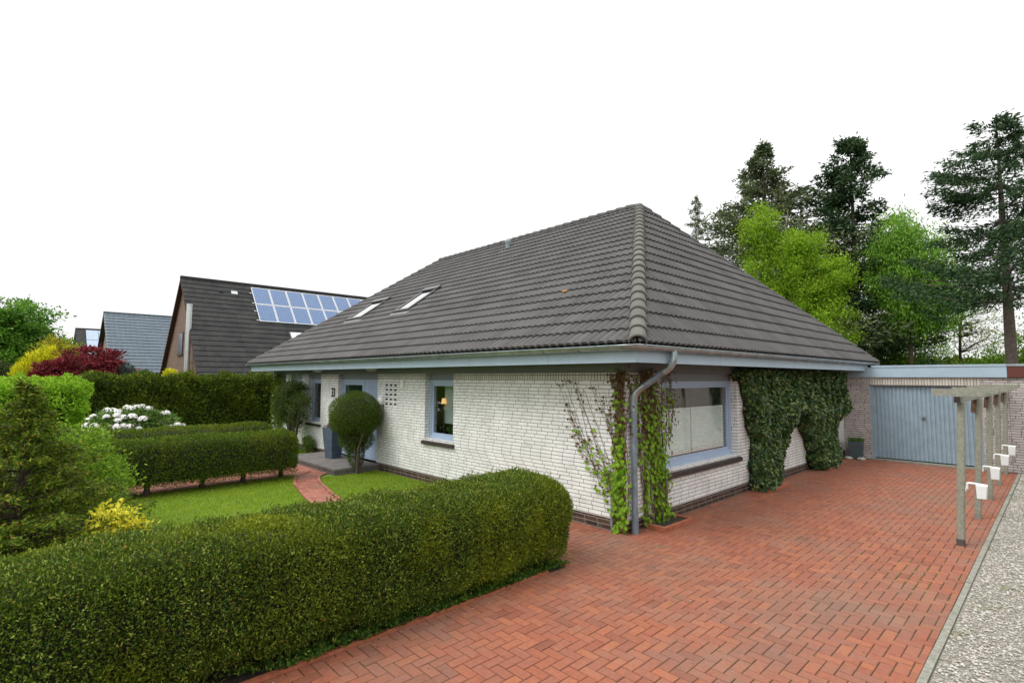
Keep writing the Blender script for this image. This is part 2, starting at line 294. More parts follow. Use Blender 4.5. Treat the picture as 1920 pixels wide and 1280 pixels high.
WOODD=mat('brown timber',(.12,.07,.045),.85,var=.4,vscale=16,bump=.5)
CORE=mat('hedge core',(.012,.016,.006),.95)  # near-black filler for the solid hulls inside hedges, topiary and ivy
# ---------------------------------------------------------------- ground
def sheet(name,pts,z,m,kind='structure'):
    b=MB(); b.face([(x,y,z) for x,y in pts]); o=b.build(name,m); return tag(o,kind=kind)
GR=mat('ground turf',(.06,.09,.022),.95,var=.4,vscale=.6,bump=.6,bscale=30,col2=(.045,.06,.02))
sheet('ground',[(-400,-400),(400,-400),(400,400),(-400,400)],-.03,GR)
LAWN=mat('lawn soil and moss',(.11,.19,.014),.95,var=.4,vscale=3,bump=.8,bscale=60,col2=(.08,.14,.012))
sheet('lawn',[(-16.5,-12),(-.8,-12),(-.8,-.01),(-16.5,-.01)],-.004,LAWN)
# driveway of real pavers in 90 degree herringbone
def herringbone(regions,z=0.0,L=.2,Wd=.1,gap=.0075,th=.03,mt=PAVE,name='driveway'):
    V=[];F=[]
    x0=min(r[0] for r in regions);x1=max(r[2] for r in regions);y0=min(r[1] for r in regions);y1=max(r[3] for r in regions)
    ni=int((x1-x0)/Wd)+4; nj=int((y1-y0)/Wd)+4
    def add(a,b,c,d):
        for (rx0,ry0,rx1,ry1) in regions:
            p,q,r_,s=max(a,rx0),max(b,ry0),min(c,rx1),min(d,ry1)
            if r_-p<.012 or s-q<.012: continue
            h=z+random.uniform(-.0015,.0015); tx=random.uniform(-.0012,.0012); ty=random.uniform(-.0012,.0012); e=gap/2; i=len(V); bv=.004
            p+=e;q+=e;r_-=e;s-=e
            V.extend([(p,q,z-th),(r_,q,z-th),(r_,s,z-th),(p,s,z-th),(p,q,h-bv),(r_,q,h-bv),(r_,s,h-bv),(p,s,h-bv),(p+bv,q+bv,h-tx-ty),(r_-bv,q+bv,h+tx-ty),(r_-bv,s-bv,h+tx+ty),(p+bv,s-bv,h-tx+ty)])
            F.extend([(i+8,i+9,i+10,i+11)]+[(i+k,i+(k+1)%4,i+4+(k+1)%4,i+4+k) for k in range(4)]+[(i+4+k,i+4+(k+1)%4,i+8+(k+1)%4,i+8+k) for k in range(4)])
    for j in range(-2,nj):
        for i in range(-2,ni):
            k=(i-j)%4          # classic 90-degree herringbone on a unit grid
            X=x0+i*Wd; Y=y0+j*Wd
            if k==0: add(X,Y,X+L,Y+Wd)
            elif k==3: add(X,Y,X+Wd,Y+L) if (i-j)%4==3 else None
    return tag(np_mesh(name,V,F,mt),kind='structure')
sheet('joint_sand',[(-3.6,-6.6),(3.665,-6.6),(3.665,11.18),(-3.6,11.18)],-.009,SANDJ)
herringbone([(.255,-6.2,3.66,-1.6),(-3.5,-1.6,3.66,0-.02),(.012,-.02,3.66,11.1)])
# paved entrance forecourt and the walk between the low hedges
sheet('joint_sand',[(-10.4,-8.5),(-7.55,-8.5),(-7.55,-1.15),(-10.4,-1.15)],.001,SANDJ)
herringbone([(-10.35,-1.75,-7.6,-1.16),(-9.7,-8.4,-8.0,-1.75)],z=.012,name='walkway',mt=PATHM)
def path(pts,w,name):
    V=[];F=[];P=[Vector((x,y,0)) for x,y in pts]
    # resample
    Q=[];
    for i in range(len(P)-1):
        p0=P[max(i-1,0)];p1=P[i];p2=P[i+1];p3=P[min(i+2,len(P)-1)]
        for k in range(12):
            t=k/12; Q.append(.5*((2*p1)+(-p0+p2)*t+(2*p0-5*p1+4*p2-p3)*t*t+(-p0+3*p1-3*p2+p3)*t**3))
    d=[0]
    for a,b in zip(Q,Q[1:]): d.append(d[-1]+(b-a).length)
    def at(s):
        for i in range(len(d)-1):
            if d[i+1]>=s: t=(s-d[i])/max(d[i+1]-d[i],1e-6); p=Q[i].lerp(Q[i+1],t); tn=(Q[i+1]-Q[i]).normalized(); return p,Vector((-tn.y,tn.x,0))
        tn=(Q[-1]-Q[-2]).normalized(); return Q[-1],Vector((-tn.y,tn.x,0))
    def brick(s0,s1,o0,o1,z):
        a,na=at(s0);b,nb=at(s1); h=random.uniform(-.001,.001); i=len(V)
        c=[a+na*o0,b+nb*o0,b+nb*o1,a+na*o1]
        for q in c: V.append((q.x,q.y,-.02))
        for q in c: V.append((q.x,q.y,z+h))
        F.extend([(i+4,i+5,i+6,i+7)]+[(i+k,i+(k+1)%4,i+4+(k+1)%4,i+4+k) for k in range(4)])
    n=int(d[-1]/.1)
    for r in range(n):
        off=(.0 if r%2 else -.1); x=-w/2+off
        while x<w/2:
            a=max(x,-w/2);b=min(x+.2,w/2)
            if b-a>.02: brick(r*.1+.003,r*.1+.097,a+.003,b-.003,.008)
            x+=.2
    for r in range(int(d[-1]/.2)):
        brick(r*.2+.003,r*.2+.197,-w/2-.06,-w/2-.003,.03); brick(r*.2+.003,r*.2+.197,w/2+.003,w/2+.06,.03)
    return tag(np_mesh(name,V,F,PATHM),kind='structure')
path([(-8.0,-1.2),(-7.55,-1.66),(-6.9,-1.95),(-6.2,-2.12),(-5.4,-2.3),(-4.6,-2.38),(-3.8,-2.2),(-3.2,-1.6),(-2.9,-.9)],.44,'path')
# kerb
b=MB(); y=-7.3
while y<11.1:
    b.box((3.665+random.uniform(-.003,.003),y+.004,-.1),(3.718,min(y+1.06,11.12),.010+random.uniform(-.004,.004))); y+=1.07
tag(b.build('kerb',KERB,bevel=.006),kind='structure')
# gravel
GRV=mat('gravel bed',(.30,.28,.25),.95,col2=(.15,.15,.11),vscale=45,bump=1,bscale=70)
sheet('gravel_bed',[(3.72,-8),(7.6,-8),(7.6,11.18),(3.72,11.18)],-.012,GRV)
n=60000
gy=-3.5+14.6*RNG.random(n)**1.5; gx=3.735+RNG.random(n)*1.6; s=(.004+.008*RNG.random(n)**2)*(1+.03*(gy+3.5))
base=np.array([(1,0,0),(0,1,0),(-1,0,0),(0,-1,0),(0,0,.7),(0,0,-.7)]); A=RNG.random(n)*6.28
bb=base[None]*s[:,None,None]*(1+.5*RNG.random((n,6,1))); ca,sa=np.cos(A)[:,None],np.sin(A)[:,None]
x=bb[...,0]*ca-bb[...,1]*sa; y=(bb[...,0]*sa+bb[...,1]*ca)*.7; V=np.stack([x+gx[:,None],y+gy[:,None],bb[...,2]+(-.008+.01*RNG.random(n))[:,None]],-1).reshape(-1,3)
fo=np.array([(0,1,4),(1,2,4),(2,3,4),(3,0,4)]); F=(fo[None]+np.arange(n)[:,None,None]*6).reshape(-1,3)
GST=islandmat('gravel stone',[(0,(.22,.19,.16)),(.3,(.34,.31,.27)),(.55,(.44,.42,.38)),(.8,(.62,.61,.58)),(1,(.42,.32,.27))],rough=.8)
o=np_mesh('gravel',V,F,GST); tag(o,'pale loose gravel strip beside the concrete kerb','gravel',kind='stuff')
# grass blades of the lawn
def grass(name,n,inside,L,mt,label,xr,yr,z=0):
    P=np.stack([RNG.uniform(*xr,n),RNG.uniform(*yr,n)],1); P=P[inside(P[:,0],P[:,1])]; n=len(P)
    P=np.concatenate([P,np.full((n,1),z-.005)],1); D=RNG.normal(size=(n,3))*[.45,.45,0]+[0,0,1]; Nn=rnd_dirs(n)
    v,f=leaf_geo(P,D,Nn,L*RNG.uniform(.6,1.3,n),.006+.004*RNG.random(n),shape=.3)
    return tag(np_mesh(name,v,f,mt),label,'grass',kind='stuff')
GRASS=leafmat('grass blade',[(0,(.09,.16,.008)),(.5,(.17,.265,.014)),(.85,(.26,.34,.025)),(1,(.36,.34,.07))],trans=.45,patch=(.36,.42,.03),pscale=1.1)
pc=np.array([(-7.9,-1.3),(-7.4,-1.75),(-6.9,-1.95),(-6.2,-2.12),(-5.4,-2.3),(-4.6,-2.38),(-3.8,-2.2),(-3.2,-1.6),(-2.9,-.9)])
def offpath(x,y):
    d=np.full(x.shape,9.)
    for a,b_ in zip(pc,pc[1:]):
        ab=b_-a; t=np.clip(((x-a[0])*ab[0]+(y-a[1])*ab[1])/(ab@ab),0,1); d=np.minimum(d,np.hypot(x-a[0]-t*ab[0],y-a[1]-t*ab[1]))
    return d>.29
grass('grass',150000,lambda x,y:offpath(x,y)&~((x<-7.22)&(y>-1.8)) ,.035,GRASS,'short bright green lawn between the clipped hedges and the white house',(-7.95,-1.0),(-6.6,-.05))
grass('grass',9000,lambda x,y:x<-10.4,.05,GRASS,'small patch of grass left of the grey entrance slab, under the far clipped yew',(-14.8,-10.36),(-1.6,-.03))
# weeds in the joints at the kerb
WEED=leafmat('joint weed',[(0,(.08,.12,.02)),(1,(.2,.24,.05))])
wp=[]
for cx,cy,rad,k in ((3.2,1.3,.25,160),(3.0,1.0,.3,110),(2.6,1.2,.3,80),(3.4,.7,.2,90),(2.2,-.6,.4,40),(1.6,-1.7,.5,50),(3.72,3.1,.1,60),(3.74,5.4,.15,130),(3.74,7.4,.2,160),(3.9,.6,.12,90),(4.0,1.4,.1,80),(3.75,-.3,.1,60),(3.95,8.6,.25,260),(3.8,9.8,.15,150)):
    q=np.round(np.stack([RNG.normal(cx,rad*.6,k),RNG.normal(cy,rad,k)],1),1 if cx<3.6 else 3); wp.append(q+RNG.normal(0,.008,q.shape))
wp=np.concatenate(wp); k=len(wp); v,f=leaf_geo(np.c_[wp,np.full(k,-.005)],RNG.normal(size=(k,3))*[1,1,0]+[0,0,.8],rnd_dirs(k),.022,.008)
tag(np_mesh('weeds',v,f,WEED),'small green weeds growing in the paving joints and along the kerb','weeds',kind='stuff')
# ---------------------------------------------------------------- roof tiles
def tile_roof(name,o,du,dv,U,Vl,mt,parent,cuts=(),wl=.15,amp=.043,course=.34,lift=.039,ns=10,u_in=0):
    """o: eave corner, du along eave, dv up slope; cuts: list of (point, normal) keep the side the normal points away from"""
    du=np.array(du,float);du/=np.linalg.norm(du);dv=np.array(dv,float);dv/=np.linalg.norm(dv);n=np.cross(du,dv)
    if n[2]<0:n=-n
    nu=int(U/wl*ns)+2; us=np.linspace(0,U,nu); ph_=us/wl; w=np.abs(np.sin(np.pi*(ph_+.07*np.sin(2*np.pi*ph_))))**.75*amp
    nc=int(math.ceil(Vl/course)); V=[];F=[];UV=[]
    o=np.array(o,float)
    for j in range(nc):
        v0=j*course; v1=min(v0+course+.02,Vl+.02)
        j0=RNG.normal(0,.0015,nu)
        for vv,h in ((v0,-.006),(v0,lift),(v0+.01,lift+.003),(v1,.004)):
            V.append(o+us[:,None]*du+vv*dv+((w+h+j0) if h>0 or 1 else w)[:,None]*n if h>0 else o+us[:,None]*du+vv*dv+(w*.9+.004)[:,None]*n)
            UV.append(np.stack([us+u_in,np.full(nu,vv+ (0.001 if vv==v0 else 0))],1))
        for r in range(3):
            a=(j*4+r)*nu+np.arange(nu-1); F.append(np.stack([a,a+1,a+nu+1,a+nu],1))
    V=np.concatenate(V);F=np.concatenate(F);UV=np.concatenate(UV)
    ob=np_mesh(name,V,F,mt,parent,smooth=True,uv=UV)
    if cuts:
        bm=bmesh.new(); bm.from_mesh(ob.data)
        for p,nn in cuts: bmesh.ops.bisect_plane(bm,geom=bm.verts[:]+bm.edges[:]+bm.faces[:],plane_co=p,plane_no=nn,clear_outer=True)
        bm.to_mesh(ob.data); bm.free()
    try: ob.data.set_sharp_from_angle(angle=R(50))
    except Exception: pass
    return ob
def caps(name,a,b,mt,parent,r=.11,L=.40,up=(0,0,1),exposed=.31,start=0):
    a=Vector(a);b=Vector(b); t=(b-a).normalized(); up=Vector(up); up=(up-t*up.dot(t)).normalized(); s=t.cross(up)
    n=int((b-a).length/exposed); ex=(b-a).length/n; mb=MB()
    for i in range(n):
        p=a+t*(i*ex-.02); q=p+t*(ex+.05); r0=r*random.uniform(.99,1.02)
        def arc(c,rr,th,lo=0): return [c+s*(rr*math.cos(x))+up*(rr*math.sin(x)*.92-lo) for x in [math.pi*(k/12)*1.1-.157 for k in range(13)]]
        rings=[arc(p+up*.012,r0-.022,0),arc(p+up*.014,r0,0),arc(p+t*.03+up*.014,r0+.003,0),arc(q-up*.004,r0*.86,0)]
        mb.ring(rings,0,(False,False),True,closed=False)
    o=mb.build(name,mt,parent); return o
# ---------------------------------------------------------------- main house
house=empty('house',(-7,6,0),label='white brick bungalow with a big brown hipped tile roof, in the middle of the photo',cat='house')
def ch(o,p):   # keep world coords under an offset parent
    o.parent=p; o.matrix_parent_inverse=p.matrix_world.inverted(); return o
bpy.context.view_layer.update()
HX=[-14.98,0]; HY=11.17; HT=2.378; PZ=.174; SZ=2.253; TH=.30; DP=.13
front_open=[(-14.6,-13.75,.93,'w'),(-13.31,-12.31,.93,'w'),(-11.8,-10.86,.93,'w'),(-9.69,-7.44,.15,'d'),(-5.3,-4.25,.95,'w')]
right_open=[(1.02,3.9,.78,'w')]
def wall_front(b,segs,z0,z1,mi,y=0,th=TH):
    for x0,x1 in segs: b.box((x0,y,z0),(x1,y+th,z1),mi)
def cut(lo,hi,ops):
    s=[];c=lo
    for a,b_ in ops: s.append((c,a)); c=b_
    s.append((c,hi)); return s
plin=MB();wal=MB();row=MB()
PT=.012
def brickwall(openings,lo,hi,axis):
    mk=(lambda u0,u1,z0,z1,b,p=0:b.box((u0,-p,z0),(u1,TH,z1))) if axis=='x' else (lambda u0,u1,z0,z1,b,p=0:b.box((-TH,u0,z0),(p,u1,z1)))
    dops=[(a,c) for a,c,z,k in openings if k=='d']; 
    for a,c in cut(lo,hi,dops): mk(a,c,-.05,PZ,plin,0)
    zs=sorted(set([PZ]+[z for a,c,z,k in openings if k=='w']+[SZ]))
    for z0,z1 in zip(zs,zs[1:]):
        ops=[(a,c) for a,c,z,k in openings if z<=z0+1e-6]
        for a,c in cut(lo,hi,ops): mk(a,c,z0,z1,wal)
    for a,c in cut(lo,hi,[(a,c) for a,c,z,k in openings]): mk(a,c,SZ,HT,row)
brickwall(front_open,HX[0],0,'x'); brickwall(right_open,TH,HY+.9,'y')
# rear and far walls
for bb_,z0,z1 in ((plin,-.05,PZ),(wal,PZ,SZ),(row,SZ,HT)):
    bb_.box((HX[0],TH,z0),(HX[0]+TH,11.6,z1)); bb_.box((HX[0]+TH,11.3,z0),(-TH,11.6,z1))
# perforated ventilation bricks: near-black blocks on the wall face, hole shade put into colour
vent=[]
for i in range(3):
    for j in range(5):
        x=-7.03+i*.205; z=2.13-j*.115; vent.append(MB().box((x,-.004,z-.045),(x+.105,.05,z),0))
for o in (plin.build('plinth',BP),wal.build('brick_wall',BW),row.build('brick_course',BS),*[v_.build('vent_block',DARK) for v_ in vent]): ch(o,house)
# timber head band over the walls + soffit + fascia
b=MB(); b.box((-15.0,.02,HT),(-.02,.28,2.52)); b.box((-.28,.28,HT),(-.02,11.9,2.52)); ch(b.build('head_board',SOFF),house)
OF=.607; FZ0,FZ1=2.505,2.70
XL=-15.6+.14; YB=12.23
b=MB(); b.box((XL+.02,-OF+.02,2.525),(OF-.02,.3,2.545)); b.box((-.3,.3,2.525),(OF-.02,YB-.2,2.545)); b.box((XL+.02,.3,2.525),(-14.6,YB-.2,2.545)); b.box((-14.6,11.3,2.525),(-.3,YB-.2,2.545)); b.box((-14.6,.3,2.6),(-.3,11.3,2.62)); ch(b.build('soffit',SOFF),house)
b=MB()
xs=[XL,-13.2,-10.4,-7.6,-5.35,-2.95,-1.0,OF]
for a,c in zip(xs,xs[1:]): b.box((a+.0025,-OF,FZ0),(c-.0025 if c<OF else c,-OF+.02,FZ1))
ys=[-OF+.02,1.9,4.2,6.6,9.0,11.45]
for a,c in zip(ys,ys[1:]): b.box((OF-.02,a+.0025,FZ0),(OF,c-.0025,FZ1))
b.box((XL,-OF+.02,FZ0),(XL+.02,YB-.15,FZ1)); b.box((XL+.02,YB-.17,FZ0),(0.3,YB-.15,FZ1))
b.box((OF-.3,11.43,FZ0),(OF-.02,11.448,FZ1)); b.box((.3,11.45,FZ0+.12),(.32,YB-.15,FZ1))
ch(b.build('fascia',PAINT,bevel=.002),house)
# roof planes
EZ=2.745; e=.70   # eave line (tile front edge)
AX,AY,AZ=.747-3.696,5.088,6.80
AY2=AY; LX=-15.598; LA=LX+3.696
ye=-e; xe=e; yb=12.23; xl=LX+.05
Hn=0.0
def nrm2(a,b): return (b[1]-a[1],-(b[0]-a[0]),0)
Pfr=(xe,ye,EZ);Pbr=(xe,yb,EZ);Pfl=(xl,ye,EZ);Pbl=(xl,yb,EZ);A1=(AX,AY,AZ);A2=(LA,AY,AZ)
def vplane(p,q,keep):  # vertical plane through p,q ; returns (co,no) with no pointing away from keep
    n=Vector((q[1]-p[1],-(q[0]-p[0]),0)).normalized()
    if n.dot(Vector(keep)-Vector(p))>0:n=-n
    return (p,n)
def slope(name,p,q,a,b_,keep,cutlines):
    p=Vector(p);q=Vector(q);du=(q-p); U=du.length; du.normalize()
    w=Vector(a)-p; w=w-du*w.dot(du); Vl=w.length
    return tile_roof(name,p,du,w.normalized(),U,Vl,TILE,None,[vplane(c,d,keep) for c,d in cutlines])
roof=MB()
for f_ in ([Pfl,Pfr,A1,A2],[Pfr,Pbr,A1],[Pbr,Pbl,A2,A1],[Pbl,Pfl,A2]): roof.face([(x,y,z-.03) for x,y,z in f_])
rf=ch(roof.build('roof',TILE),house)
s1=slope('roof_tiles',Pfl,Pfr,A1,A2,(-7,1,0),[(Pfr,A1),(Pfl,A2)]); ch(s1,rf)
s2=slope('roof_tiles',Pfr,Pbr,A1,A1,(-.5,5,0),[(Pfr,A1),(Pbr,A1)]); ch(s2,rf)
for g in (caps('hip_tiles',(xe-.02,ye+.03,EZ+.02),(AX,AY,AZ+.01),HIPM,None,r=.125,up=(.5,-.6,1)),caps('hip_tiles',(xe-.05,yb-.05,EZ+.02),(AX,AY,AZ+.01),TILE,None,r=.10,up=(.6,.5,1)),
          caps('hip_tiles',(xl+.05,ye+.05,EZ+.02),(LA,AY,AZ+.01),TILE,None,r=.10,up=(-.6,-.5,1)),caps('ridge_tiles',(LA,AY,AZ+.02),(AX-.05,AY,AZ+.02),TILE,None,r=.11)): ch(g,rf)
# gutter
def gutter(name,path_,r,mt,parent,lip=.008):
    b=MB(); P=[Vector(p) for p in path_]; rings=[]
    for i,p in enumerate(P):
        a=(P[i]-P[i-1]).normalized() if i else (P[1]-P[0]).normalized(); c=(P[i+1]-P[i]).normalized() if i<len(P)-1 else a
        na=Vector((a.y,-a.x,0)); nc=Vector((c.y,-c.x,0)); m=(na+nc); m=m/(m.length_squared/2) if m.length else na
        ring=[]
        for k in range(13):
            th=math.pi*k/12; ring.append(p+m*(r*math.cos(th))+Vector((0,0,-r*math.sin(th))))
        rings.append(ring)
    b.ring(rings,0,(False,False),True,closed=False)
    inner=[[q+Vector((0,0,.004))+(P[i]-q)*.06 for q in rg] for i,rg in enumerate(rings)]
    b.ring([list(reversed(x)) for x in inner],0,(False,False),True,closed=False)
    b.face(rings[0]); b.face(list(reversed(rings[-1])))
    b.tube([rg[0] for rg in rings],lip,8)
    return b.build(name,mt,parent)
GZ=2.735; gy_=-.685; gx_=.685
gp=[(LX,gy_,GZ),(gx_-.28,gy_,GZ),(gx_,gy_,GZ),(gx_,gy_+.28,GZ),(gx_,12.2,GZ)]
ch(gutter('gutter',gp,.066,ZINC,None),house)
gc=ch(gutter('gutter_corner',[(gx_-.30,gy_,GZ-.001),(gx_,gy_,GZ-.001),(gx_,gy_+.30,GZ-.001)],.071,ZINC,None,.009),house)
b=MB()
for x in np.arange(-15,0.3,.7): b=MB(); b.tube([(x,gy_+.066*math.cos(t),GZ-.004-.07*math.sin(t)*1.02) for t in np.linspace(0,math.pi,9)],.006,5); ch(b.build('gutter_bracket',ZINC),house)
for y in np.arange(.3,12,.7): b=MB(); b.tube([(gx_-.066*math.cos(t),y,GZ-.004-.07*math.sin(t)*1.02) for t in np.linspace(0,math.pi,9)],.006,5); ch(b.build('gutter_bracket',ZINC),house)
# downpipe at the corner
def smooth_path(pts,n=6):
    P=[Vector(p) for p in pts];out=[]
    for i in range(len(P)-1):
        p0=P[max(i-1,0)];p1=P[i];p2=P[i+1];p3=P[min(i+2,len(P)-1)]
        for k in range(n):
            t=k/n; out.append(.5*((2*p1)+(-p0+p2)*t+(2*p0-5*p1+4*p2-p3)*t*t+(-p0+3*p1-3*p2+p3)*t**3))
    out.append(P[-1]); return out
b=MB(); dpx,dpy=.075,.12
b.tube(smooth_path([(gx_,.24,2.69),(gx_,.24,2.60),(.675,.235,2.52),(.62,.225,2.44),(.54,.21,2.385)],4),.052,14,0)
b.tube([(.56,.214,2.40),(.22,.150,2.155)],.048,14,1)
b.tube(smooth_path([(.26,.157,2.185),(.17,.14,2.12),(.105,.125,2.045),(dpx,dpy,1.93),(dpx,dpy,1.80)],4),.052,14,0)
b.tube([(dpx,dpy,1.82),(dpx,dpy,0.3)],.047,14,1); b.tube([(dpx,dpy,.32),(dpx,dpy,-.01)],.052,14,1); b.tube([(dpx,dpy,1.60),(dpx,dpy,1.57)],.054,14,0); b.box((0,dpy-.06,.60),(dpx,dpy+.06,.615),0)
ch(b.build('downpipe',[ZINC,PIPEG]),house)
b=MB(); b.tube([(-.23,-.035,-.01),(-.23,-.035,.72)],.019,10); b.box((-.26,-.05,.22),(-.20,0,.24)); ch(b.build('conduit_pipe',PIPEG),house)
# roof vent pipe, skylights, lichen
kk=(AZ-EZ)/(AY-ye)
def rz(y): return EZ+(y-ye)*kk
b=MB(); c=(-7.35,4.42); z=rz(c[1]); b.lathe((c[0],c[1],z-.1),[(.075,0),(.075,.30),(.085,.32),(.09,.37),(.085,.41),(.03,.42)],14); 
sn=Vector((0,-kk,1)).normalized(); sv=Vector((0,1,kk)).normalized()
b.obox((c[0]-.1,c[1]-.05,rz(c[1]-.05)+.05),(.14,0,0),sv*.15,sn*.008)
ch(b.build('vent_pipe',mat('pale plastic vent',(.26,.33,.35),.5)),house)
SKF=mat('dark aluminium',(.09,.09,.095),.4,metal=.5,var=.1); LEAD=mat('lead flashing',(.42,.43,.44),.5,metal=.3,var=.2,vscale=10)
SKW=mat('skylight sky white',(.85,.86,.88),.7)  # white painted in place of the sky reflected in the skylights
def skylight(cx,y0,y1,w,op):
    t=Vector((cx,0,0)); pc_=lambda u,v,h: Vector((cx+u,0,0))+Vector((0,y0,rz(y0)))+sv*v+sn*h
    L=(y1-y0)*math.sqrt(1+kk*kk)
    b=MB()
    for u in (-w/2+.045,w/2-.045): b.obox(pc_(u,L/2,.055),(.045,0,0),sv*(L/2),sn*.055)
    for v in (.045,L-.045): b.obox(pc_(0,v,.055),(w/2-.09,0,0),sv*.045,sn*.055)
    fr=ch(b.build('roof_window',SKF),house)
    b=MB(); b.obox(pc_(0,L-.01,.12),(w/2+.03,0,0),sv*.10,sn*.018); b.obox(pc_(0,L+.14,.04),(w/2+.1,0,0),sv*.10,sn*.006); ch(b.build('hood',SKF),fr)
    b=MB(); b.obox(pc_(0,-.12,.045),(w/2+.1,0,0),sv*.14,sn*.006); ch(b.build('flashing',LEAD),fr)
    b=MB(); 
    v0=.09; vv=sv.copy(); ax=(sv*math.cos(op)+sn*0)
    mid=pc_(0,L/2,.085+ (math.sin(op)*.0)); dv=(sv*math.cos(op)-sn*math.sin(op)).normalized()
    b.obox(mid,(w/2-.085,0,0),dv*(L/2-.1),sn*.004); ch(b.build('pane',GLASSD),fr)
    b=MB(); b.obox(pc_(0,L/2,.03),(w/2-.09,0,0),sv*(L/2-.09),sn*.006); ch(b.build('blind',SKW),fr)  # no real blind: white sheet under the pane, painted as reflected sky
    if op:
        b=MB()
        for u in (-w/2+.06,w/2-.06): b.obox(pc_(u,L/2,.12),(.03,0,0),dv*(L/2),sn*.025)
        b.obox(mid+dv*(-L/2+.03)+sn*.04,(w/2-.03,0,0),dv*.03,sn*.03); b.obox(mid+dv*(L/2-.03)+sn*.04,(w/2-.03,0,0),dv*.03,sn*.03)
        ch(b.build('sash',SKF),fr)
skylight(-11.36,1.28,2.30,1.0,0); skylight(-8.44,1.28,2.36,.80,0)
# window makers ---------------------------------------------------
def window_x(x0,x1,z0,y=DP,fw=.07,glaz=GLASS,mull=(),sill=True,name='window',ztop=2.235):
    """window in the front wall (facing -y)"""
    b=MB(); zt=ztop; b.box((x0,y,z0),(x0+fw,y+.07,zt)); b.box((x1-fw,y,z0),(x1,y+.07,zt)); b.box((x0+fw,y,z0),(x1-fw,y+.07,z0+fw)); b.box((x0+fw,y,zt-fw),(x1-fw,y+.07,zt))
    f2=.055
    b.box((x0+fw,y+.018,z0+fw),(x0+fw+f2,y+.06,zt-fw)); b.box((x1-fw-f2,y+.018,z0+fw),(x1-fw,y+.06,zt-fw)); b.box((x0+fw+f2,y+.018,z0+fw),(x1-fw-f2,y+.06,z0+fw+f2)); b.box((x0+fw+f2,y+.018,zt-fw-f2),(x1-fw-f2,y+.06,zt-fw))
    w=ch(b.build('window',FRAME,bevel=.004),house)
    g=MB(); g.box((x0+fw+f2,y+.035,z0+fw+f2),(x1-fw-f2,y+.041,zt-fw-f2)); ch(g.build('pane',glaz),w)
    p=MB(); p.box((x0,y-.005,zt),(x1,y+.08,2.54)); ch(p.build('shutter_box',PANEL),w)
    if sill:
        s=MB(); n=int((x1-x0+.12)/.115); 
        for i in range(n):
            a=x0-.06+(x1-x0+.12)*i/n; c2=x0-.06+(x1-x0+.12)*(i+1)/n-.006
            s.face([(a,-.055,z0-.055),(c2,-.055,z0-.055),(c2,y,z0-.008),(a,y,z0-.008)]); s.face([(a,-.055,z0-.115),(c2,-.055,z0-.115),(c2,-.055,z0-.055),(a,-.055,z0-.055)])
            s.face([(a,-.055,z0-.115),(a,0,z0-.10),(c2,0,z0-.10),(c2,-.055,z0-.115)]); s.face([(a,-.055,z0-.115),(a,-.055,z0-.055),(a,0,z0-.036),(a,0,z0-.1)]); s.face([(c2,-.055,z0-.115),(c2,0,z0-.1),(c2,0,z0-.036),(c2,-.055,z0-.055)])
        ch(s.build('sill',BRK),w)
    return w
WINS=[]
for x0,x1,z0,k in front_open:
    if k=='w': WINS.append(window_x(x0,x1,z0))
# big side window in the x=0 wall
b=MB(); Y0,Y1,z0,zt,fw,f2=1.02,3.9,.78,2.235,.09,.06; xx=-DP
def bx(y0,y1,za,zb,x0=xx-.07,x1=xx): b.box((x0,y0,za),(x1,y1,zb))
bx(Y0,Y0+fw,z0,zt);bx(Y1-fw,Y1,z0,zt);bx(Y0+fw,Y1-fw,z0,z0+fw);bx(Y0+fw,Y1-fw,zt-fw,zt)
bx(Y0+fw,Y0+fw+f2,z0+fw,zt-fw,xx-.06,xx-.018);bx(Y1-fw-f2,Y1-fw,z0+fw,zt-fw,xx-.06,xx-.018);bx(Y0+fw+f2,Y1-fw-f2,z0+fw,z0+fw+f2,xx-.06,xx-.018);bx(Y0+fw+f2,Y1-fw-f2,zt-fw-.03,zt-fw,xx-.06,xx-.018)
sw=ch(b.build('window',FRAME,bevel=.004),house); tag(sw,'wide side window with a half-lowered white pleated blind')
b=MB(); b.box((xx-.041,Y0+fw+f2,z0+fw+f2),(xx-.035,Y1-fw-f2,zt-fw-.03)); ch(b.build('pane',glassmat('side window glass',(.96,.98,.97),.06)),sw)
b=MB(); b.box((xx-.08,Y0,zt),(xx+.006,Y1,2.54)); ch(b.build('shutter_box',PANEL),sw)
b=MB(); n=24
for i in range(n):
    a=Y0-.05+(Y1-Y0+.12)*i/n; c2=a+(Y1-Y0+.12)/n-.006
    b.face([(xx,a,z0-.008),(.06,a,z0-.06),(.06,c2,z0-.06),(xx,c2,z0-.008)]); b.face([(.06,a,z0-.125),(.06,c2,z0-.125),(.06,c2,z0-.06),(.06,a,z0-.06)]); b.face([(.06,a,z0-.125),(0,a,z0-.11),(0,c2,z0-.11),(.06,c2,z0-.125)])
    b.face([(.06,a,z0-.125),(.06,a,z0-.06),(0,a,z0-.04),(0,a,z0-.11)]); b.face([(.06,c2,z0-.125),(0,c2,z0-.11),(0,c2,z0-.04),(.06,c2,z0-.06)])
ch(b.build('sill',BRK),sw)
BL=mat('pleated blind fabric',(.84,.88,.86),.8)
m=BL; t=m.node_tree; b_=t.nodes['Principled BSDF']; b_.inputs['Emission Strength'].default_value=0
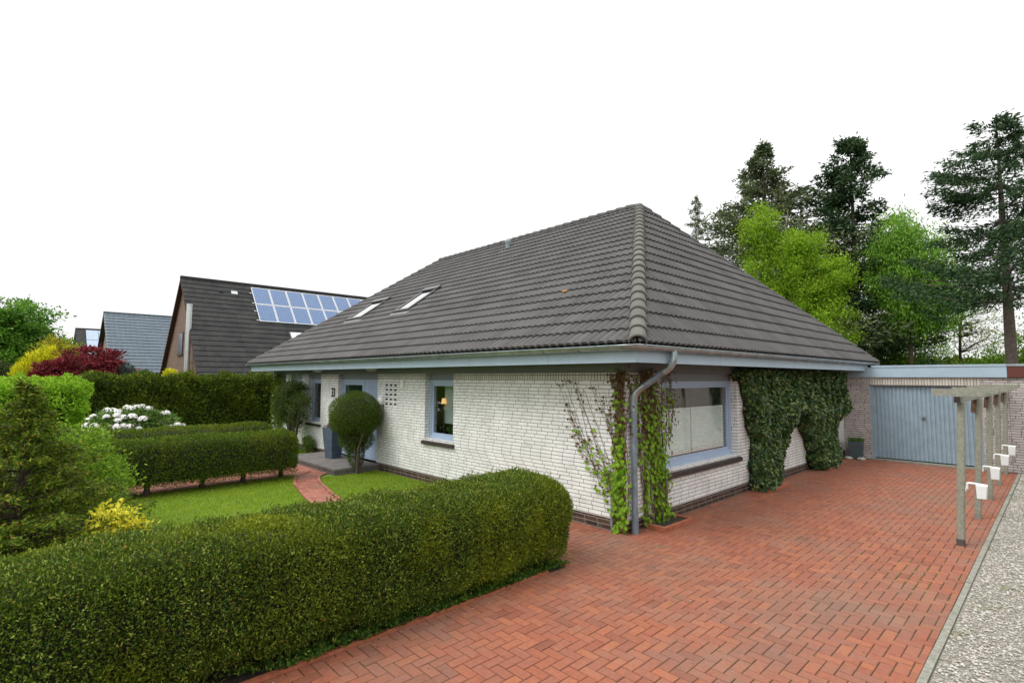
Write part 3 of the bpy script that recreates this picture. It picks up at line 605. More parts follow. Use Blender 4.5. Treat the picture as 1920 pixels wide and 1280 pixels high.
for (ya,yb_) in ((Y0+.16,2.40),(2.42,Y1-.17)):
    b=MB(); zz=z0+.15; k=0
    while zz<1.74:
        b.face([(xx-.10,ya,zz),(xx-.10,yb_,zz),(xx-.078,yb_,zz+.018),(xx-.078,ya,zz+.018)]); b.face([(xx-.078,ya,zz+.018),(xx-.078,yb_,zz+.018),(xx-.10,yb_,zz+.036),(xx-.10,ya,zz+.036)]); zz+=.036
    b.box((xx-.105,ya,1.735),(xx-.075,yb_,1.755)); ch(b.build('blind',BL),sw)
# front entrance: sidelight + door leaf
b=MB(); x0,x1,z0,zt=-9.69,-7.44,.15,2.235; yy=DP; xm=-8.42
for a,c in ((x0,x0+.07),(xm-.035,xm+.035),(x1-.05,x1)): b.box((a,yy,z0),(c,yy+.07,zt))
b.box((x0+.07,yy,zt-.06),(xm-.035,yy+.07,zt)); b.box((xm+.035,yy,zt-.06),(x1-.05,yy+.07,zt)); b.box((x0+.07,yy,z0),(xm-.035,yy+.07,z0+.30)); 
ent=ch(b.build('entrance_frame',FRAME,bevel=.004),house)
b=MB(); 
for a,c,d,e_ in ((x0+.07,x0+.14,z0+.3,zt-.06),(xm-.105,xm-.035,z0+.3,zt-.06)): b.box((a,yy+.015,d),(c,yy+.06,e_))
b.box((x0+.14,yy+.015,zt-.15),(xm-.105,yy+.06,zt-.06)); b.box((x0+.14,yy+.015,z0+.3),(xm-.105,yy+.06,z0+.37)); sash=ch(b.build('sidelight_sash',FRAME,bevel=.003),ent)
b=MB(); b.box((x0+.14,yy+.035,z0+.37),(xm-.105,yy+.041,zt-.15)); ch(b.build('pane',glassmat('frosted entrance glass',(.5,.62,.58),.1)),ent)
b=MB(); b.box((xm+.035,yy+.02,z0),(x1-.05,yy+.065,zt-.06))
for i in range(7):
    a=xm+.17+i*.085; b.box((a,yy+.012,z0+.35),(a+.07,yy+.02,zt-.18)) if a+.07<x1-.12 else None
dr=ch(b.build('door',FRAME,bevel=.003),ent); b=MB(); b.box((x0+.1,yy+.10,z0),(xm-.05,yy+.11,zt)); ch(b.build('sidelight_backing',mat('green grey backing panel',(.22,.33,.31),.9)),ent); b=MB(); b.tube([(xm+.11,yy-.05,.95),(xm+.11,yy-.05,1.35)],.012,8); b.cyl((xm+.11,yy+.02,1.0),(xm+.11,yy-.05,1.0),.01,8); b.cyl((xm+.11,yy+.02,1.3),(xm+.11,yy-.05,1.3),.01,8); ch(b.build('handle',ZINC),dr)  # pale panel added behind the sidelight to brighten its glass; no curtain
b=MB(); b.box((x0,yy-.005,zt),(x1,yy+.08,2.54)); ch(b.build('shutter_box',PANEL),ent)
# rooms behind the glass
ROOM=mat('room wall',(.30,.31,.29),.9); RDARK=mat('dark room furniture',(.05,.035,.03),.7); RB=mat('grey green room divider',(.42,.50,.49),.8)
b=MB()
def room(x0,x1,y0,y1,z0=.0,z1=2.6):
    b.face([(x0,y1,z0),(x1,y1,z0),(x1,y1,z1),(x0,y1,z1)]); b.face([(x0,y0,z0),(x0,y1,z0),(x0,y1,z1),(x0,y0,z1)]); b.face([(x1,y1,z0),(x1,y0,z0),(x1,y0,z1),(x1,y1,z1)])
room(-14.68,-11.9,.29,3.2); room(-11.88,-9.9,.29,3.2); room(-9.85,-7.3,.29,3.2); room(-6.5,-3.2,.29,3.0)
b.face([(-.29,.6,0),(-3,.6,0),(-3,.6,2.6),(-.29,.6,2.6)]); b.face([(-3,.6,0),(-3,4.2,0),(-3,4.2,2.6),(-3,.6,2.6)]); b.face([(-3,4.2,0),(-.29,4.2,0),(-.29,4.2,2.6),(-3,4.2,2.6)])
ch(b.build('room_wall',ROOM),house); b=MB(); b.box((HX[0]+.3,.3,.02),(-.3,11.3,.05)); ch(b.build('room_floor',RDARK),house)
front_w=WINS[3]; tag(front_w,'tall front window with a lit table lamp behind the glass')
b=MB(); c=Vector((-1.93,.92,rz(.92))); b.ring([[c+sn*h_+Vector((math.cos(a),0,0))*r_*.055*(1+.3*math.sin(3*a))+sv*(math.sin(a)*r_*.035) for a in [2*math.pi*k/12 for k in range(12)]] for r_,h_ in ((1,.075),(1,.088),(.6,.093))]); ch(b.build('lichen_patch',mat('orange lichen',(.45,.22,.03),.9,var=.3,vscale=40)),rf)
# things in that window
b=MB(); b.box((-6.35,1.2,.0),(-4.0,1.24,1.05)); b.box((-6.4,.32,.84),(-3.4,.62,.88)); ch(b.build('window_board',RDARK),house)
b=MB(); b.box((-5.10,.40,1.27),(-3.6,.415,2.3)); ch(b.build('roller_blind',RB),house)
lamp=empty('table_lamp',(-5.06,.345,.88),label='small table lamp with a glowing orange shade behind the tall front window',cat='lamp')
b=MB(); b.lathe((0,0,0),[(.045,0),(.045,.015),(.008,.03),(.008,.86)],12); b.build('lamp_base',RDARK,lamp); b=MB(); b.lathe((0,0,.83),[(.062,0),(.040,.12)],20,caps=(False,False)); b.build('lamp_shade',mat('lit lamp shade',(.9,.6,.3),.8,emit=((1,.55,.2),.8)),lamp)
IPL=leafmat('indoor leaves',[(0,(.03,.10,.02)),(1,(.08,.18,.04))])
def pot_plant(loc,label,h,col,r=.06,n=120):
    p=empty('potted_plant',loc,label=label,cat='potted plant'); b=MB(); b.lathe((0,0,0),[(r*.75,0),(r,.11),(r*.9,.11),(r*.85,.09)],14); b.build('pot',mat('pot '+label[:12],col,.5),p)
    P=np.tile([0,0,.1],(n,1))+RNG.normal(0,.03,(n,3))*[1,1,0]; D=RNG.normal(size=(n,3))*[.35,.35,0]+[0,0,1]; P=P+D*(RNG.random((n,1))*h*.6); v,f=leaf_geo(P,D,rnd_dirs(n),.09,.02); np_mesh('leaves',v,f,IPL,p)
pot_plant((-5.62,.42,.88),'small green plant in a white pot on the front window board',.3,(.7,.7,.68)); pot_plant((-4.78,.36,.88),'spiky plant in an orange clay pot on the front window board',.32,(.5,.16,.05),.1)
# wall furniture on the front
def text33():
    cu=bpy.data.curves.new('house_number','FONT'); cu.body='33'; cu.size=.37; cu.extrude=.008; cu.offset=.003; cu.align_x='CENTER'; o=bpy.data.objects.new('tmp',cu); COL.objects.link(o); dg=bpy.context.evaluated_depsgraph_get()
    me=bpy.data.meshes.new_from_object(o.evaluated_get(dg)); COL.objects.unlink(o); bpy.data.objects.remove(o)
    n=bpy.data.objects.new('house_number',me); COL.objects.link(n); me.materials.clear(); me.materials.append(mat('black numeral',(.015,.015,.015),.5)); n.matrix_world=Matrix.Translation((-9.98,-.012,1.73))@Matrix.Rotation(R(90),4,'X')@Matrix.Diagonal((.68,1,1,1)); return tag(n,'black house number 33 fixed to the white brick pier','house number')
text33()
mb_=empty('mailbox',(-7.19,0,1.25),label='grey metal mailbox on the brick wall right of the front door',cat='mailbox')
b=MB(); b.box((-.13,-.13,0),(.09,0,.36)); b.box((-.14,-.14,.36),(.1,0,.375)); b.build('body',mat('taupe mailbox metal',(.22,.19,.17),.5,metal=.2,var=.2),mb_,bevel=.004); b=MB(); b.box((.02,-.136,.0),(.085,-.13,.1)); b.build('newspaper_slot',DARK,mb_)
b=MB(); pr=[(.0,0),(.10,0),(.115,.02),(.11,.06),(.07,.10),(.0,.11)]
b.ring([[(-7.22+r_*math.cos(a),-h_,1.69+r_*1.25*math.sin(a)) for a in [2*math.pi*k/20 for k in range(20)]] for r_,h_ in pr[1:]],0,(True,True)); tag(b.build('wall_lamp',WHITE),'round white wall lamp beside the front door above the mailbox','wall lamp')
b=MB(); b.box((-6.27,-.05,2.05),(-6.15,0,2.22)); b.box((-6.25,-.056,2.08),(-6.17,-.05,2.12)); tag(b.build('sensor_box',WHITE,bevel=.006),'small white sensor box high on the wall beside the vent bricks','sensor')
for x,lb in ((-10.55,'left, above the pier with the house number'),(-7.32,'right, above the mailbox')):
    b=MB(); b.lathe((x,-.25,2.525),[(.03,-.085),(.10,-.07),(.14,-.03),(.15,0)],20); tag(b.build('soffit_lamp',mat('milky lamp glass',(.38,.38,.36),.4)),'round milky ceiling lamp under the eaves, '+lb,'lamp',group='lamps under the front eaves')
# entrance slab
b=MB(); b.box((-10.28,-1.16,-.02),(-7.28,-.004,.10)); 
sl_=b.build('entrance_slab',mat('slab side',(.13,.12,.11),.85,var=.3)); tag(sl_,kind='structure')
b=MB()
for i in range(6):
    for j in range(2): b.box((-10.30+i*.507+.003,-1.18+j*.589+.003,.10),(-10.30+(i+1)*.507-.003,-1.18+(j+1)*.586-.003,.15+random.uniform(-.002,.002)))
b.build('slab_tiles',CONC,sl_,bevel=.003)
# tall planter on the slab
def planter(loc,w0,w1,h,label,body,fol,rz=0,stones=False):
    p=empty('planter',loc,rz,label=label,cat='planter'); b=MB()
    q=lambda w,z:[(-w/2,-w/2,z),(w/2,-w/2,z),(w/2,w/2,z),(-w/2,w/2,z)]
    b.ring([q(w0,0),q(w1,h),q(w1-.04,h),q(w1-.05,h-.05)],0,(True,False),False); b.face(q(w1-.05,h-.05),1); b.build('body',[body,SOIL],p,bevel=.005)
    n=900; P=np.stack([RNG.uniform(-w1*.42,w1*.42,n),RNG.uniform(-w1*.42,w1*.42,n),np.full(n,h-.04)],1); D=RNG.normal(size=(n,3))*[.5,.5,0]+[0,0,1]
    P=P+D*(RNG.random((n,1))*.10); v,f=leaf_geo(P,D,rnd_dirs(n),.045,.016); np_mesh('plants',v,f,fol,p); return p
HEATH=leafmat('heather sprigs',[(0,(.05,.04,.05)),(.6,(.13,.09,.13)),(1,(.35,.28,.33))]); HERB=leafmat('planter herbs',[(0,(.03,.08,.02)),(1,(.12,.2,.05))])
planter((-9.0,-.42,.152),.29,.42,.80,'tall tapered slate-grey planter with heather standing on the entrance slab',mat('slate blue fibre clay',(.075,.105,.14),.6,var=.35,vscale=6,col2=(.05,.075,.10)),HEATH,R(12))
planter((.36,10.88,0.002),.27,.36,.50,'grey-green square planter with low plants beside the garage door',mat('green grey planter',(.07,.10,.11),.6,var=.2),HERB,R(8))
for i,(x,y) in enumerate(((.22,10.62),(.52,10.66))):
    b=MB(); r_=.085; b.ring([[(x+r_*s_*1.3*math.cos(a)*(1+.1*math.sin(3*a)),y+r_*s_*.8*math.sin(a),z) for a in [2*math.pi*k/14 for k in range(14)]] for s_,z in ((.7,0),(1,.03),(.85,.06),(.4,.08))],0); tag(b.build('stone',mat('pale stone %d'%i,(.5,.48,.43),.9,var=.2,vscale=15)),'pale rounded stone on the '+('left' if i==0 else 'right')+' foot of the planter by the garage','stone',group='stones at the garage planter')
# ---------------------------------------------------------------- garages
GY=11.18
gar=empty('garage',(1.8,GY,0),label='flat roofed white brick garage with a blue ribbed up-and-over door',cat='garage'); gar2=empty('garage',(5,GY,0),label='adjoining brick garage with a red-brown fascia at the right edge',cat='garage')
bpy.context.view_layer.update()
b=MB(); b.box((0.002,GY,0),(.672,GY+.25,2.32)); b.box((3.063,GY,0),(3.575,GY+.25,2.32)); b.box((.672,GY+.005,2.3),(3.063,GY+.24,2.321)); ch(b.build('wall',BG),gar); b=MB(); b.box((.672,GY-.002,2.10),(3.063,GY+.25,2.315)); ch(b.build('lintel',BGS),gar)
b=MB(); b.box((3.325,GY+.25,0),(3.575,GY+6,2.32)); b.box((0,GY+6,0),(3.57,GY+6.2,2.32)); ch(b.build('side_wall',BG),gar)
b=MB(); b.box((.03,GY-.055,2.322),(3.572,GY+.03,2.60)); b.box((.75,GY-.07,2.60),(3.572,GY+.05,2.655)); ch(b.build('fascia',PAINT,bevel=.004),gar)
b=MB(); b.box((0,GY+.03,2.5),(3.572,GY+6.1,2.58)); ch(b.build('flat_roof',mat('roofing felt',(.07,.07,.07),.9,var=.2)),gar)
b=MB(); dy=GY+.09; x=.735; n=24; w=(3.0-.735)/n
for i in range(n):
    a=x+i*w; 
    for p,q,d0,d1 in ((0,.55,0,0),(.55,.66,0,.022),(.66,.89,.022,.022),(.89,1,.022,0)):
        b.face([(a+w*p,dy+d0,.06),(a+w*q,dy+d1,.06),(a+w*q,dy+d1,2.07),(a+w*p,dy+d0,2.07)])
GDOOR=mat('garage door blue grey',(.28,.37,.44),.45,var=.12,vscale=4,col2=(.24,.32,.38))
dr=ch(b.build('garage_door',GDOOR),gar); b=MB(); b.box((.672,dy-.03,0),(.735,dy+.05,2.10)); b.box((3.0,dy-.03,0),(3.063,dy+.05,2.10)); b.box((.735,dy-.03,2.07),(3.0,dy+.05,2.10)); ch(b.build('door_frame',GDOOR),dr)
b=MB(); b.box((1.83,dy-.05,1.22),(1.91,dy,1.28)); b.cyl((1.87,dy-.08,1.25),(1.87,dy-.01,1.25),.03,12); ch(b.build('handle',ZINC),dr)
b=MB(); b.box((.5,GY-.14,-.02),(3.1,GY+.1,.03)); ch(b.build('threshold',KERB),gar)
b=MB(); b.box((3.58,GY+.012,0),(7.2,GY+.25,2.32)); b.box((6.9,GY+.25,0),(7.2,GY+6,2.32)); ch(b.build('wall',BG),gar2)
b=MB(); b.box((3.576,GY-.055,2.322),(7.25,GY+.03,2.60)); ch(b.build('fascia',mat('red brown fascia',(.12,.028,.02),.5,var=.1)),gar2); b=MB(); b.box((3.576,GY-.07,2.60),(7.25,GY+.05,2.655)); ch(b.build('roof_trim',ZINC),gar2)
b=MB(); b.box((3.576,GY+.05,2.5),(7.2,GY+6.1,2.58)); ch(b.build('flat_roof',mat('roofing felt 2',(.07,.07,.07),.9,var=.2)),gar2)
# ---------------------------------------------------------------- pergola
per=empty('pergola',(3.46,6.9,0),label='slim weathered timber pergola of five posts along the gravel strip',cat='pergola'); bpy.context.view_layer.update()
PY=[2.96,4.95,6.93,8.86,10.75]; PX=3.462
for i,y in enumerate(PY):
    b=MB(); s_=.043; dx=random.uniform(-.012,.012)
    TL=[.09,.10,.08,.07,.08][i]; BX=[.0,.008,.01,.012,.012][i]; prof=[[(-s_,-s_+.012),(-s_+.012,-s_),(s_-.012,-s_),(s_,-s_+.012),(s_,s_-.012),(s_-.012,s_),(-s_+.012,s_),(-s_,s_-.012)]]
    rings=[[(PX+BX-.012+px+TL*max(z,0)/2,y+py,z) for px,py in prof[0]] for z in (-.02,.5,1,1.5,1.962)]; b.ring(rings,0,(True,True),False); ch(b.build('post',WOODP),per)
    b=MB(); b.ring([[(PX+BX-.010+px*1.06,y+py*1.06,z) for px,py in prof[0]] for z in (-.01,.09)],0,(False,True),False); ch(b.build('post_shoe',mat('dark post foot %d'%i,(.08,.07,.06) if i==0 else (.22,.22,.19),.7)),per)
    b=MB(); n0=Vector((.0,0,1)); b.obox((PX+.06,y-.055 if i==0 else y-.05,2.100),(.30,0,0),(0,.022,0),(0,0,.048)); o=b.build('rafter',WOODP); ch(o,per)
    b.v=[(x+(.03 if (x<PX-.1 and z<2.1) else 0)-(.03 if (x>PX+.2 and z<2.1) else 0),y_,z) for x,y_,z in b.v]; COL.objects.unlink(o); bpy.data.objects.remove(o); ch(b.build('rafter',WOODP,bevel=.004),per)
    if i: 
        b=MB(); b.obox((PX+.03,y-.07,1.86),(.03,0,-.01),(0,.015,0),(.012,0,.13)); ch(b.build('brace',WOODD),per)
b=MB(); b.box((3.475,2.80,1.962),(3.555,11.1,2.050)); ch(b.build('beam',WOODP,bevel=.005),per)
b=MB(); b.box((3.479,2.794,1.966),(3.551,2.80,2.046)); ch(b.build('beam_end',mat('dark end grain',(.03,.025,.02),.9)),per)
# white hooked lamps on four posts
L0=empty('post_lamp',(PX+.065,PY[0],.80),label='white plastic cup lamp on a hooked arm, on the nearest pergola post',cat='lamp',group='white cup lamps on the pergola posts')
b=MB(); b.tube(smooth_path([(.02,0,-.02),(.022,0,.03),(.035,0,.058),(.07,0,.062),(.12,0,.058),(.235,0,.05)],4),.016,10); b.build('arm',WHITE,L0)
b=MB(); q=lambda w,d,z,o:[(o-w/2,-d/2,z),(o+w/2,-d/2,z),(o+w/2,d/2,z),(o-w/2,d/2,z)]
b.ring([q(.10,.085,-.125,.17),q(.12,.10,.045,.175),],0,(True,True),False); b.build('cup',WHITE,L0,bevel=.012)
b=MB(); b.box((-.01,-.02,-.05),(.012,.02,.0)); b.build('wall_plate',WHITE,L0)
for i,w_ in ((1,'second'),(2,'third'),(3,'fourth')):
    c=copy_tree(L0); c.location=(PX+.065,PY[i],.80); c['label']='white cup lamp on a hooked arm, on the %s pergola post from the front'%w_
# planter edging at the corner
ce=empty('corner_bed',(.15,.95,0),label='small soil bed edged with terracotta bricks at the house corner',cat='flower bed'); bpy.context.view_layer.update()
b=MB(); b.box((.014,.50,0),(.30,.56,.062)); b.box((.30,.50,0),(.355,.93,.064)); b.box((.30,.935,0),(.355,1.38,.06)); b.box((.014,1.32,0),(.30,1.38,.06)); ch(b.build('edging',TERRA,bevel=.006),ce)
b=MB(); b.box((.014,.56,.0),(.30,1.32,.035)); ch(b.build('soil',SOIL),ce)
tmp=MB(); tmp.box((.20,-6.5,-.03),(.25,-1.95,.022)); tmp.box((-.6,-1.66,-.03),(.25,-1.60,.02)); tag(tmp.build('bed_edging',TERRA,bevel=.004),'thin terracotta edging along the foot of the big front hedge','edging')
sheet('bed_soil',[(-.8,-12),(.2,-12),(.2,-1.62),(-.8,-1.62)],.004,SOIL)
# ================================================================ vegetation
def vnoise(P,sc,seed=0):   # cheap smooth noise from summed sines
    r=np.random.default_rng(seed); o=np.zeros(len(P))
    for k in range(5):
        w=r.normal(size=3)*sc*(1+.6*k); o+=np.sin(P@w+r.random()*6.28)/(1+.5*k)
    return o/2.6
def rbox_pts(n,a,b,r,rng=RNG,faces=(1,1,1,1,0,1)):   # sample rounded box surface: faces -x,+x,-y,+y,-z,+z
    a=np.array(a,float);b=np.array(b,float);d=b-a
    ar=np.array([d[1]*d[2]]*2+[d[0]*d[2]]*2+[d[0]*d[1]]*2)*np.array(faces); f=rng.choice(6,n,p=ar/ar.sum())
    U=rng.random((n,3)); P=a+U*d
    for k in range(6):
        m=f==k; P[m,k//2]=(a,b)[k%2][k//2]
    lo=a+r;hi=b-r; C=np.clip(P,np.minimum(lo,hi),np.maximum(lo,hi)); Nn=nrm(P-C); return C+Nn*r,Nn
def hedge(name,a,b,r,n,L,Wd,mt,label,group=None,lump=.035,lsc=2.2,depth=.06,cat='hedge',seed=1,faces=(1,1,1,1,0,1),under=.25,topfn=None,legs=None,dirup=.25,corez=0,cs=None,nearfn=None):
    rng=np.random.default_rng(seed); a=np.array(a,float); b=np.array(b,float)
    h=empty(name,((a[0]+b[0])/2,(a[1]+b[1])/2,0),label=label,cat=cat,group=group); bpy.context.view_layer.update()
    def deform(P,Nn):
        P=P+Nn*(vnoise(P,lsc,seed)*lump)[:,None]
        if topfn is not None: P[:,2]+=topfn(P)*np.clip((P[:,2]-a[2])/(b[2]-a[2]),0,1)
        return P
    P,Nn=rbox_pts(n,a,b,r,rng,faces)
    if under:  # ragged underside
        k=int(n*.05*under*4); U=rng.random((k,3)); Q=a+U*(b-a); Q[:,2]=a[2]+.03; P=np.concatenate([P,Q]); Nn=np.concatenate([Nn,np.tile([0,0,-1.],(k,1))])
    if nearfn is not None: m=rng.random(len(P))<nearfn(P); P=P[m];Nn=Nn[m]
    P=deform(P,Nn); m=len(P)
    P=P-Nn*(rng.random((m,1))**1.5*depth*1.6)+Nn*depth*.35+rng.normal(0,.008,(m,3))
    D=Nn*.75+rng.normal(size=(m,3))*.62+[0,0,dirup]; v,f=leaf_geo(P,D,rnd_dirs(m,rng)+Nn*.7,L*rng.uniform(.6,1.35,m),Wd*rng.uniform(.7,1.3,m),fold=.15)
    ch(np_mesh('foliage',v,f,mt),h)
    # added solid dark hull in place of twigs, stops see-through
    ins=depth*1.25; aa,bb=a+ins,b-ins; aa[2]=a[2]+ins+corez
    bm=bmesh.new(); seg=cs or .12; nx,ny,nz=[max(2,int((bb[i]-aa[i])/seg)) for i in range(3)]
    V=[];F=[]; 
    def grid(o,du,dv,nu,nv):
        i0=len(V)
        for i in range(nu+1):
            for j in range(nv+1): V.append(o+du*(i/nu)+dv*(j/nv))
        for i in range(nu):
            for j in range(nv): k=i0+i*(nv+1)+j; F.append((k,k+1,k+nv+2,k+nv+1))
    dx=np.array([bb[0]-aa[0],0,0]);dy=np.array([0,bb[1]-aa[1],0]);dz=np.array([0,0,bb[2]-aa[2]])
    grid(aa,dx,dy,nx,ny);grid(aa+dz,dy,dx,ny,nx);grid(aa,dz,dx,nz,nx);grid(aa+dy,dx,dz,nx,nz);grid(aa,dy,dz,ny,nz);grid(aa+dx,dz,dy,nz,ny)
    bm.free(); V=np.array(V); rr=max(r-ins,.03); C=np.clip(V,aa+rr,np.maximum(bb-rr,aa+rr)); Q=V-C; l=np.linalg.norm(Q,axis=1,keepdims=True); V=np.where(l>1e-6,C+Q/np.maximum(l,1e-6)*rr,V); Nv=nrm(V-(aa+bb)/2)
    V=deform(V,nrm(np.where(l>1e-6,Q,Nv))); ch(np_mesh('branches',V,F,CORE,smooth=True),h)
    if legs:
        for x,y in legs:
            t=MB(); t.tube([(x,y,-.02),(x+.02,y,.12),(x-.01,y+.02,a[2]+.2)],[.07,.05,.045],8); t.tube([(x,y,.1),(x+.12,y+.05,a[2]+.15)],[.03,.025],6); ch(t.build('trunk',BARK),h)
    return h
YEW=leafmat('yew sprigs',[(0,(.022,.044,.004)),(.45,(.060,.105,.008)),(.8,(.12,.175,.014)),(.95,(.24,.30,.045)),(1,(.22,.11,.03))],gain=1.25,trans=.2,rough=.45,spec=.25,patch=(.24,.28,.012),pscale=1.3)
YEWD=leafmat('dark yew sprigs',[(0,(.026,.050,.006)),(.6,(.060,.105,.010)),(1,(.15,.20,.018))],trans=.22,patch=(.17,.20,.015),pscale=1.5)
# tight hedges
hedge('front_hedge',(-.84,-10.2,.05),(.30,-1.44,1.06),.37,340000,.027,.0105,YEW,'large clipped yew hedge in the foreground left of the brick driveway',lump=.055,lsc=3.2,depth=.075,seed=3,faces=(.35,1,1,1,0,1),
      topfn=lambda P:np.clip((P[:,1]+3.2)/1.6,0,1)*-.005-.02*np.sin(P[:,1]*1.3)-.015,nearfn=lambda P:np.where(P[:,1]<-7.6,.25,1))
hedge('walk_hedge',(-8.35,-8.4,.17),(-7.42,-1.92,1.06),.26,85000,.04,.015,YEWD,'clipped knee-high yew hedge on bare stems, the nearer one beside the entrance walk',group='twin hedges along the entrance walk',lump=.03,seed=5,under=.6,
      legs=[(-7.95,-2.15),(-7.85,-2.98),(-7.84,-3.77),(-7.75,-4.73),(-7.85,-5.7)],cs=.15,nearfn=lambda P:np.where(P[:,1]<-6.6,.3,1))
hedge('walk_hedge',(-10.85,-8.4,.1),(-9.95,-1.6,1.06),.26,50000,.045,.017,YEWD,'clipped yew hedge beyond the entrance walk, the farther of the two',group='twin hedges along the entrance walk',lump=.03,seed=6,cs=.15)
THU=leafmat('thuja scales',[(0,(.022,.045,.006)),(.6,(.050,.085,.010)),(.9,(.13,.17,.015)),(1,(.22,.22,.02))],trans=.2,patch=(.14,.17,.012),pscale=1.0)
hedge('thuja_hedge',(-18.1,-5.3,0),(-17,3.4,2.27),.22,90000,.11,.035,THU,'tall dark green thuja hedge between the front garden and the brick neighbour house',lump=.16,lsc=3,depth=.15,seed=8,cs=.25,topfn=lambda P:.05*np.sin(P[:,1]*5)+.03*np.sin(P[:,1]*11))
LIME=leafmat('lime beech leaves',[(0,(.10,.20,.012)),(.5,(.17,.31,.02)),(1,(.28,.42,.04))],trans=.45)
hedge('beech_hedge',(-16.6,-9.5,0),(-15.2,-5.25,2.1),.35,42000,.085,.055,LIME,'bright lime green leafy hedge at the left edge behind the flowering shrub',lump=.26,lsc=2.6,depth=.24,seed=9,cs=.25)
# reflected greenery beyond the gravel, outside the frame
hedge('boundary_hedge',(8.4,-6,0),(9.6,10,3.0),.4,9000,.30,.16,THU,'tall green hedge beyond the gravel, seen only as a reflection in the side window',lump=.2,depth=.2,seed=10,cs=.5)
n=420; P=np.stack([RNG.uniform(-.75,.28,n),RNG.uniform(-7.5,-1.6,n),np.full(n,1.05)],1); m=RNG.random(n)<.35; P[m,0]=.30; P[m,2]=RNG.uniform(.2,.95,m.sum()); D=np.where(m[:,None],[.8,0,.35],[0,0,1.])+RNG.normal(size=(n,3))*.3; K=14
t_=RNG.random((n,K))*RNG.uniform(.03,.085,(n,1)); Q=(P[:,None]+nrm(D)[:,None]*t_[...,None]).reshape(-1,3); DD=np.repeat(nrm(D),K,0)+rnd_dirs(n*K)*.9; v,f=leaf_geo(Q,DD,rnd_dirs(n*K),.024,.009)
_h=[o for o in COL.objects if o.name=='front_hedge'][0]; ch(np_mesh('shoots',v,f,YEW),_h)
# ground cover along the foot of the hedge
n=2600; P=np.stack([RNG.uniform(.05,.24,n),-1.6-5.2*RNG.random(n),np.full(n,.0)],1); P=P[(vnoise(P,3,4)>-.1)]; n=len(P); D=RNG.normal(size=(n,3))*[.8,.8,.2]+[.3,0,.7]
v,f=leaf_geo(P+np.array([0,0,.02]),D,np.tile([0,0,1.],(n,1))+rnd_dirs(n)*.4,.05,.035); tag(np_mesh('ground_cover',v,f,leafmat('ground cover leaves',[(0,(.03,.08,.012)),(1,(.08,.16,.025))])),'low leafy ground cover creeping out under the big front hedge','ground cover',kind='stuff')
# ---- blob shrubs
def blob_pts(blobs,n,rng,shell=.35):
    w=np.array([b[1][0]*b[1][1]*b[1][2] for b in blobs])**.67; k=rng.choice(len(blobs),n,p=w/w.sum()); C=np.array([b[0] for b in blobs],float)[k]; Rr=np.array([b[1] for b in blobs],float)[k]
    d=rnd_dirs(n,rng); q=(1-shell*rng.random((n,1))**1.3); return C+d*Rr*q,nrm(d/Rr)
def shrub(name,base,blobs,n,L,Wd,mt,label,cat='shrub',clump=0,cl_r=.15,stems=None,dens=.0,seed=0,group=None,droop=0,shell=.45,core=True,bark=BARK,up=.2,flat=1.0,trunk_r=.04,extra=None):
    rng=np.random.default_rng(seed+100); h=empty(name,(*base[:2],base[2] if len(base)>2 else 0),label=label,cat=cat,group=group); bpy.context.view_layer.update()
    if clump:
        Cn,Nn=blob_pts(blobs,clump,rng,shell); k=rng.integers(0,clump,n); g=rng.normal(size=(n,3))*cl_r*np.array([1,1,flat]); P=Cn[k]+g; Nn=nrm(Nn[k]*.6+nrm(g)*.6)
    else: P,Nn=blob_pts(blobs,n,rng,shell)
    P[:,2]=np.maximum(P[:,2],.02); D=Nn*.7+rng.normal(size=(n,3))*.6+[0,0,up-droop]
    v,f=leaf_geo(P,D,rnd_dirs(n,rng)+Nn*.5+[0,0,.3],L*rng.uniform(.6,1.3,n),Wd*rng.uniform(.7,1.3,n),fold=.12); ch(np_mesh('foliage',v,f,mt),h)
    t=MB(); b0=Vector((*base[:2],-.02))
    for i,(c,r_) in enumerate(stems or [(b[0],b[1][0]) for b in blobs[:6]]):
        c=Vector(c); j=Vector((rng.normal()*.05,rng.normal()*.05,0)); mid=b0.lerp(c,.5)+j+Vector((0,0,.1)); t.tube([b0+j,mid,c],[trunk_r,trunk_r*.75,trunk_r*.3],7)
    if clump and core!='none':   # twigs to clumps
        for i in range(min(clump,110)):
            q=Vector(Cn[i]); s0=min((Vector(b[0]) for b in blobs),key=lambda c:(c-q).length); t.tube([s0.lerp(q,.0),s0.lerp(q,.55)+Vector((0,0,.03)),q],[trunk_r*.3,trunk_r*.2,trunk_r*.08],4)
    ch(t.build('branches',bark),h)
    return h
# ball-topped yew on the lawn
def topiary(base,blobs,n,label,mt,seed,L=.035,W_=.013,trunk_pts=None,loose=0):
    rng=np.random.default_rng(seed); h=empty('topiary_tree',(base[0],base[1],0),label=label,cat='tree'); bpy.context.view_layer.update()
    P,Nn=blob_pts(blobs,n,rng,.28); keep=np.ones(len(P),bool)
    for c,r_ in blobs:   # drop leaves deep inside other blobs
        keep&=~((((P-np.array(c))/np.array(r_))**2).sum(1)<.5)
    P=P[keep];Nn=Nn[keep]; P+=Nn*(vnoise(P,6,seed)*.05*(1+loose))[:,None]; m=len(P)
    D=Nn*.8+rng.normal(size=(m,3))*.55+[0,0,.2]; v,f=leaf_geo(P,D,rnd_dirs(m,rng)+Nn*.5,L*rng.uniform(.7,1.3,m)*(1+loose*.6),W_,fold=.1); ch(np_mesh('foliage',v,f,mt),h)
    b=MB(); 
    for p,r_ in trunk_pts: b.tube(p,r_,9)
    ch(b.build('trunk',BARK),h)
    b=MB()
    for c,r_ in blobs[:3]: b.lathe(c,[(r_[0]*.72*math.cos(t),r_[2]*.72*math.sin(t)) for t in np.linspace(-1.5,1.5,9)],14)
    ch(b.build('branches',CORE),h); return h  # added solid dark cores filling the crown, no branches modelled
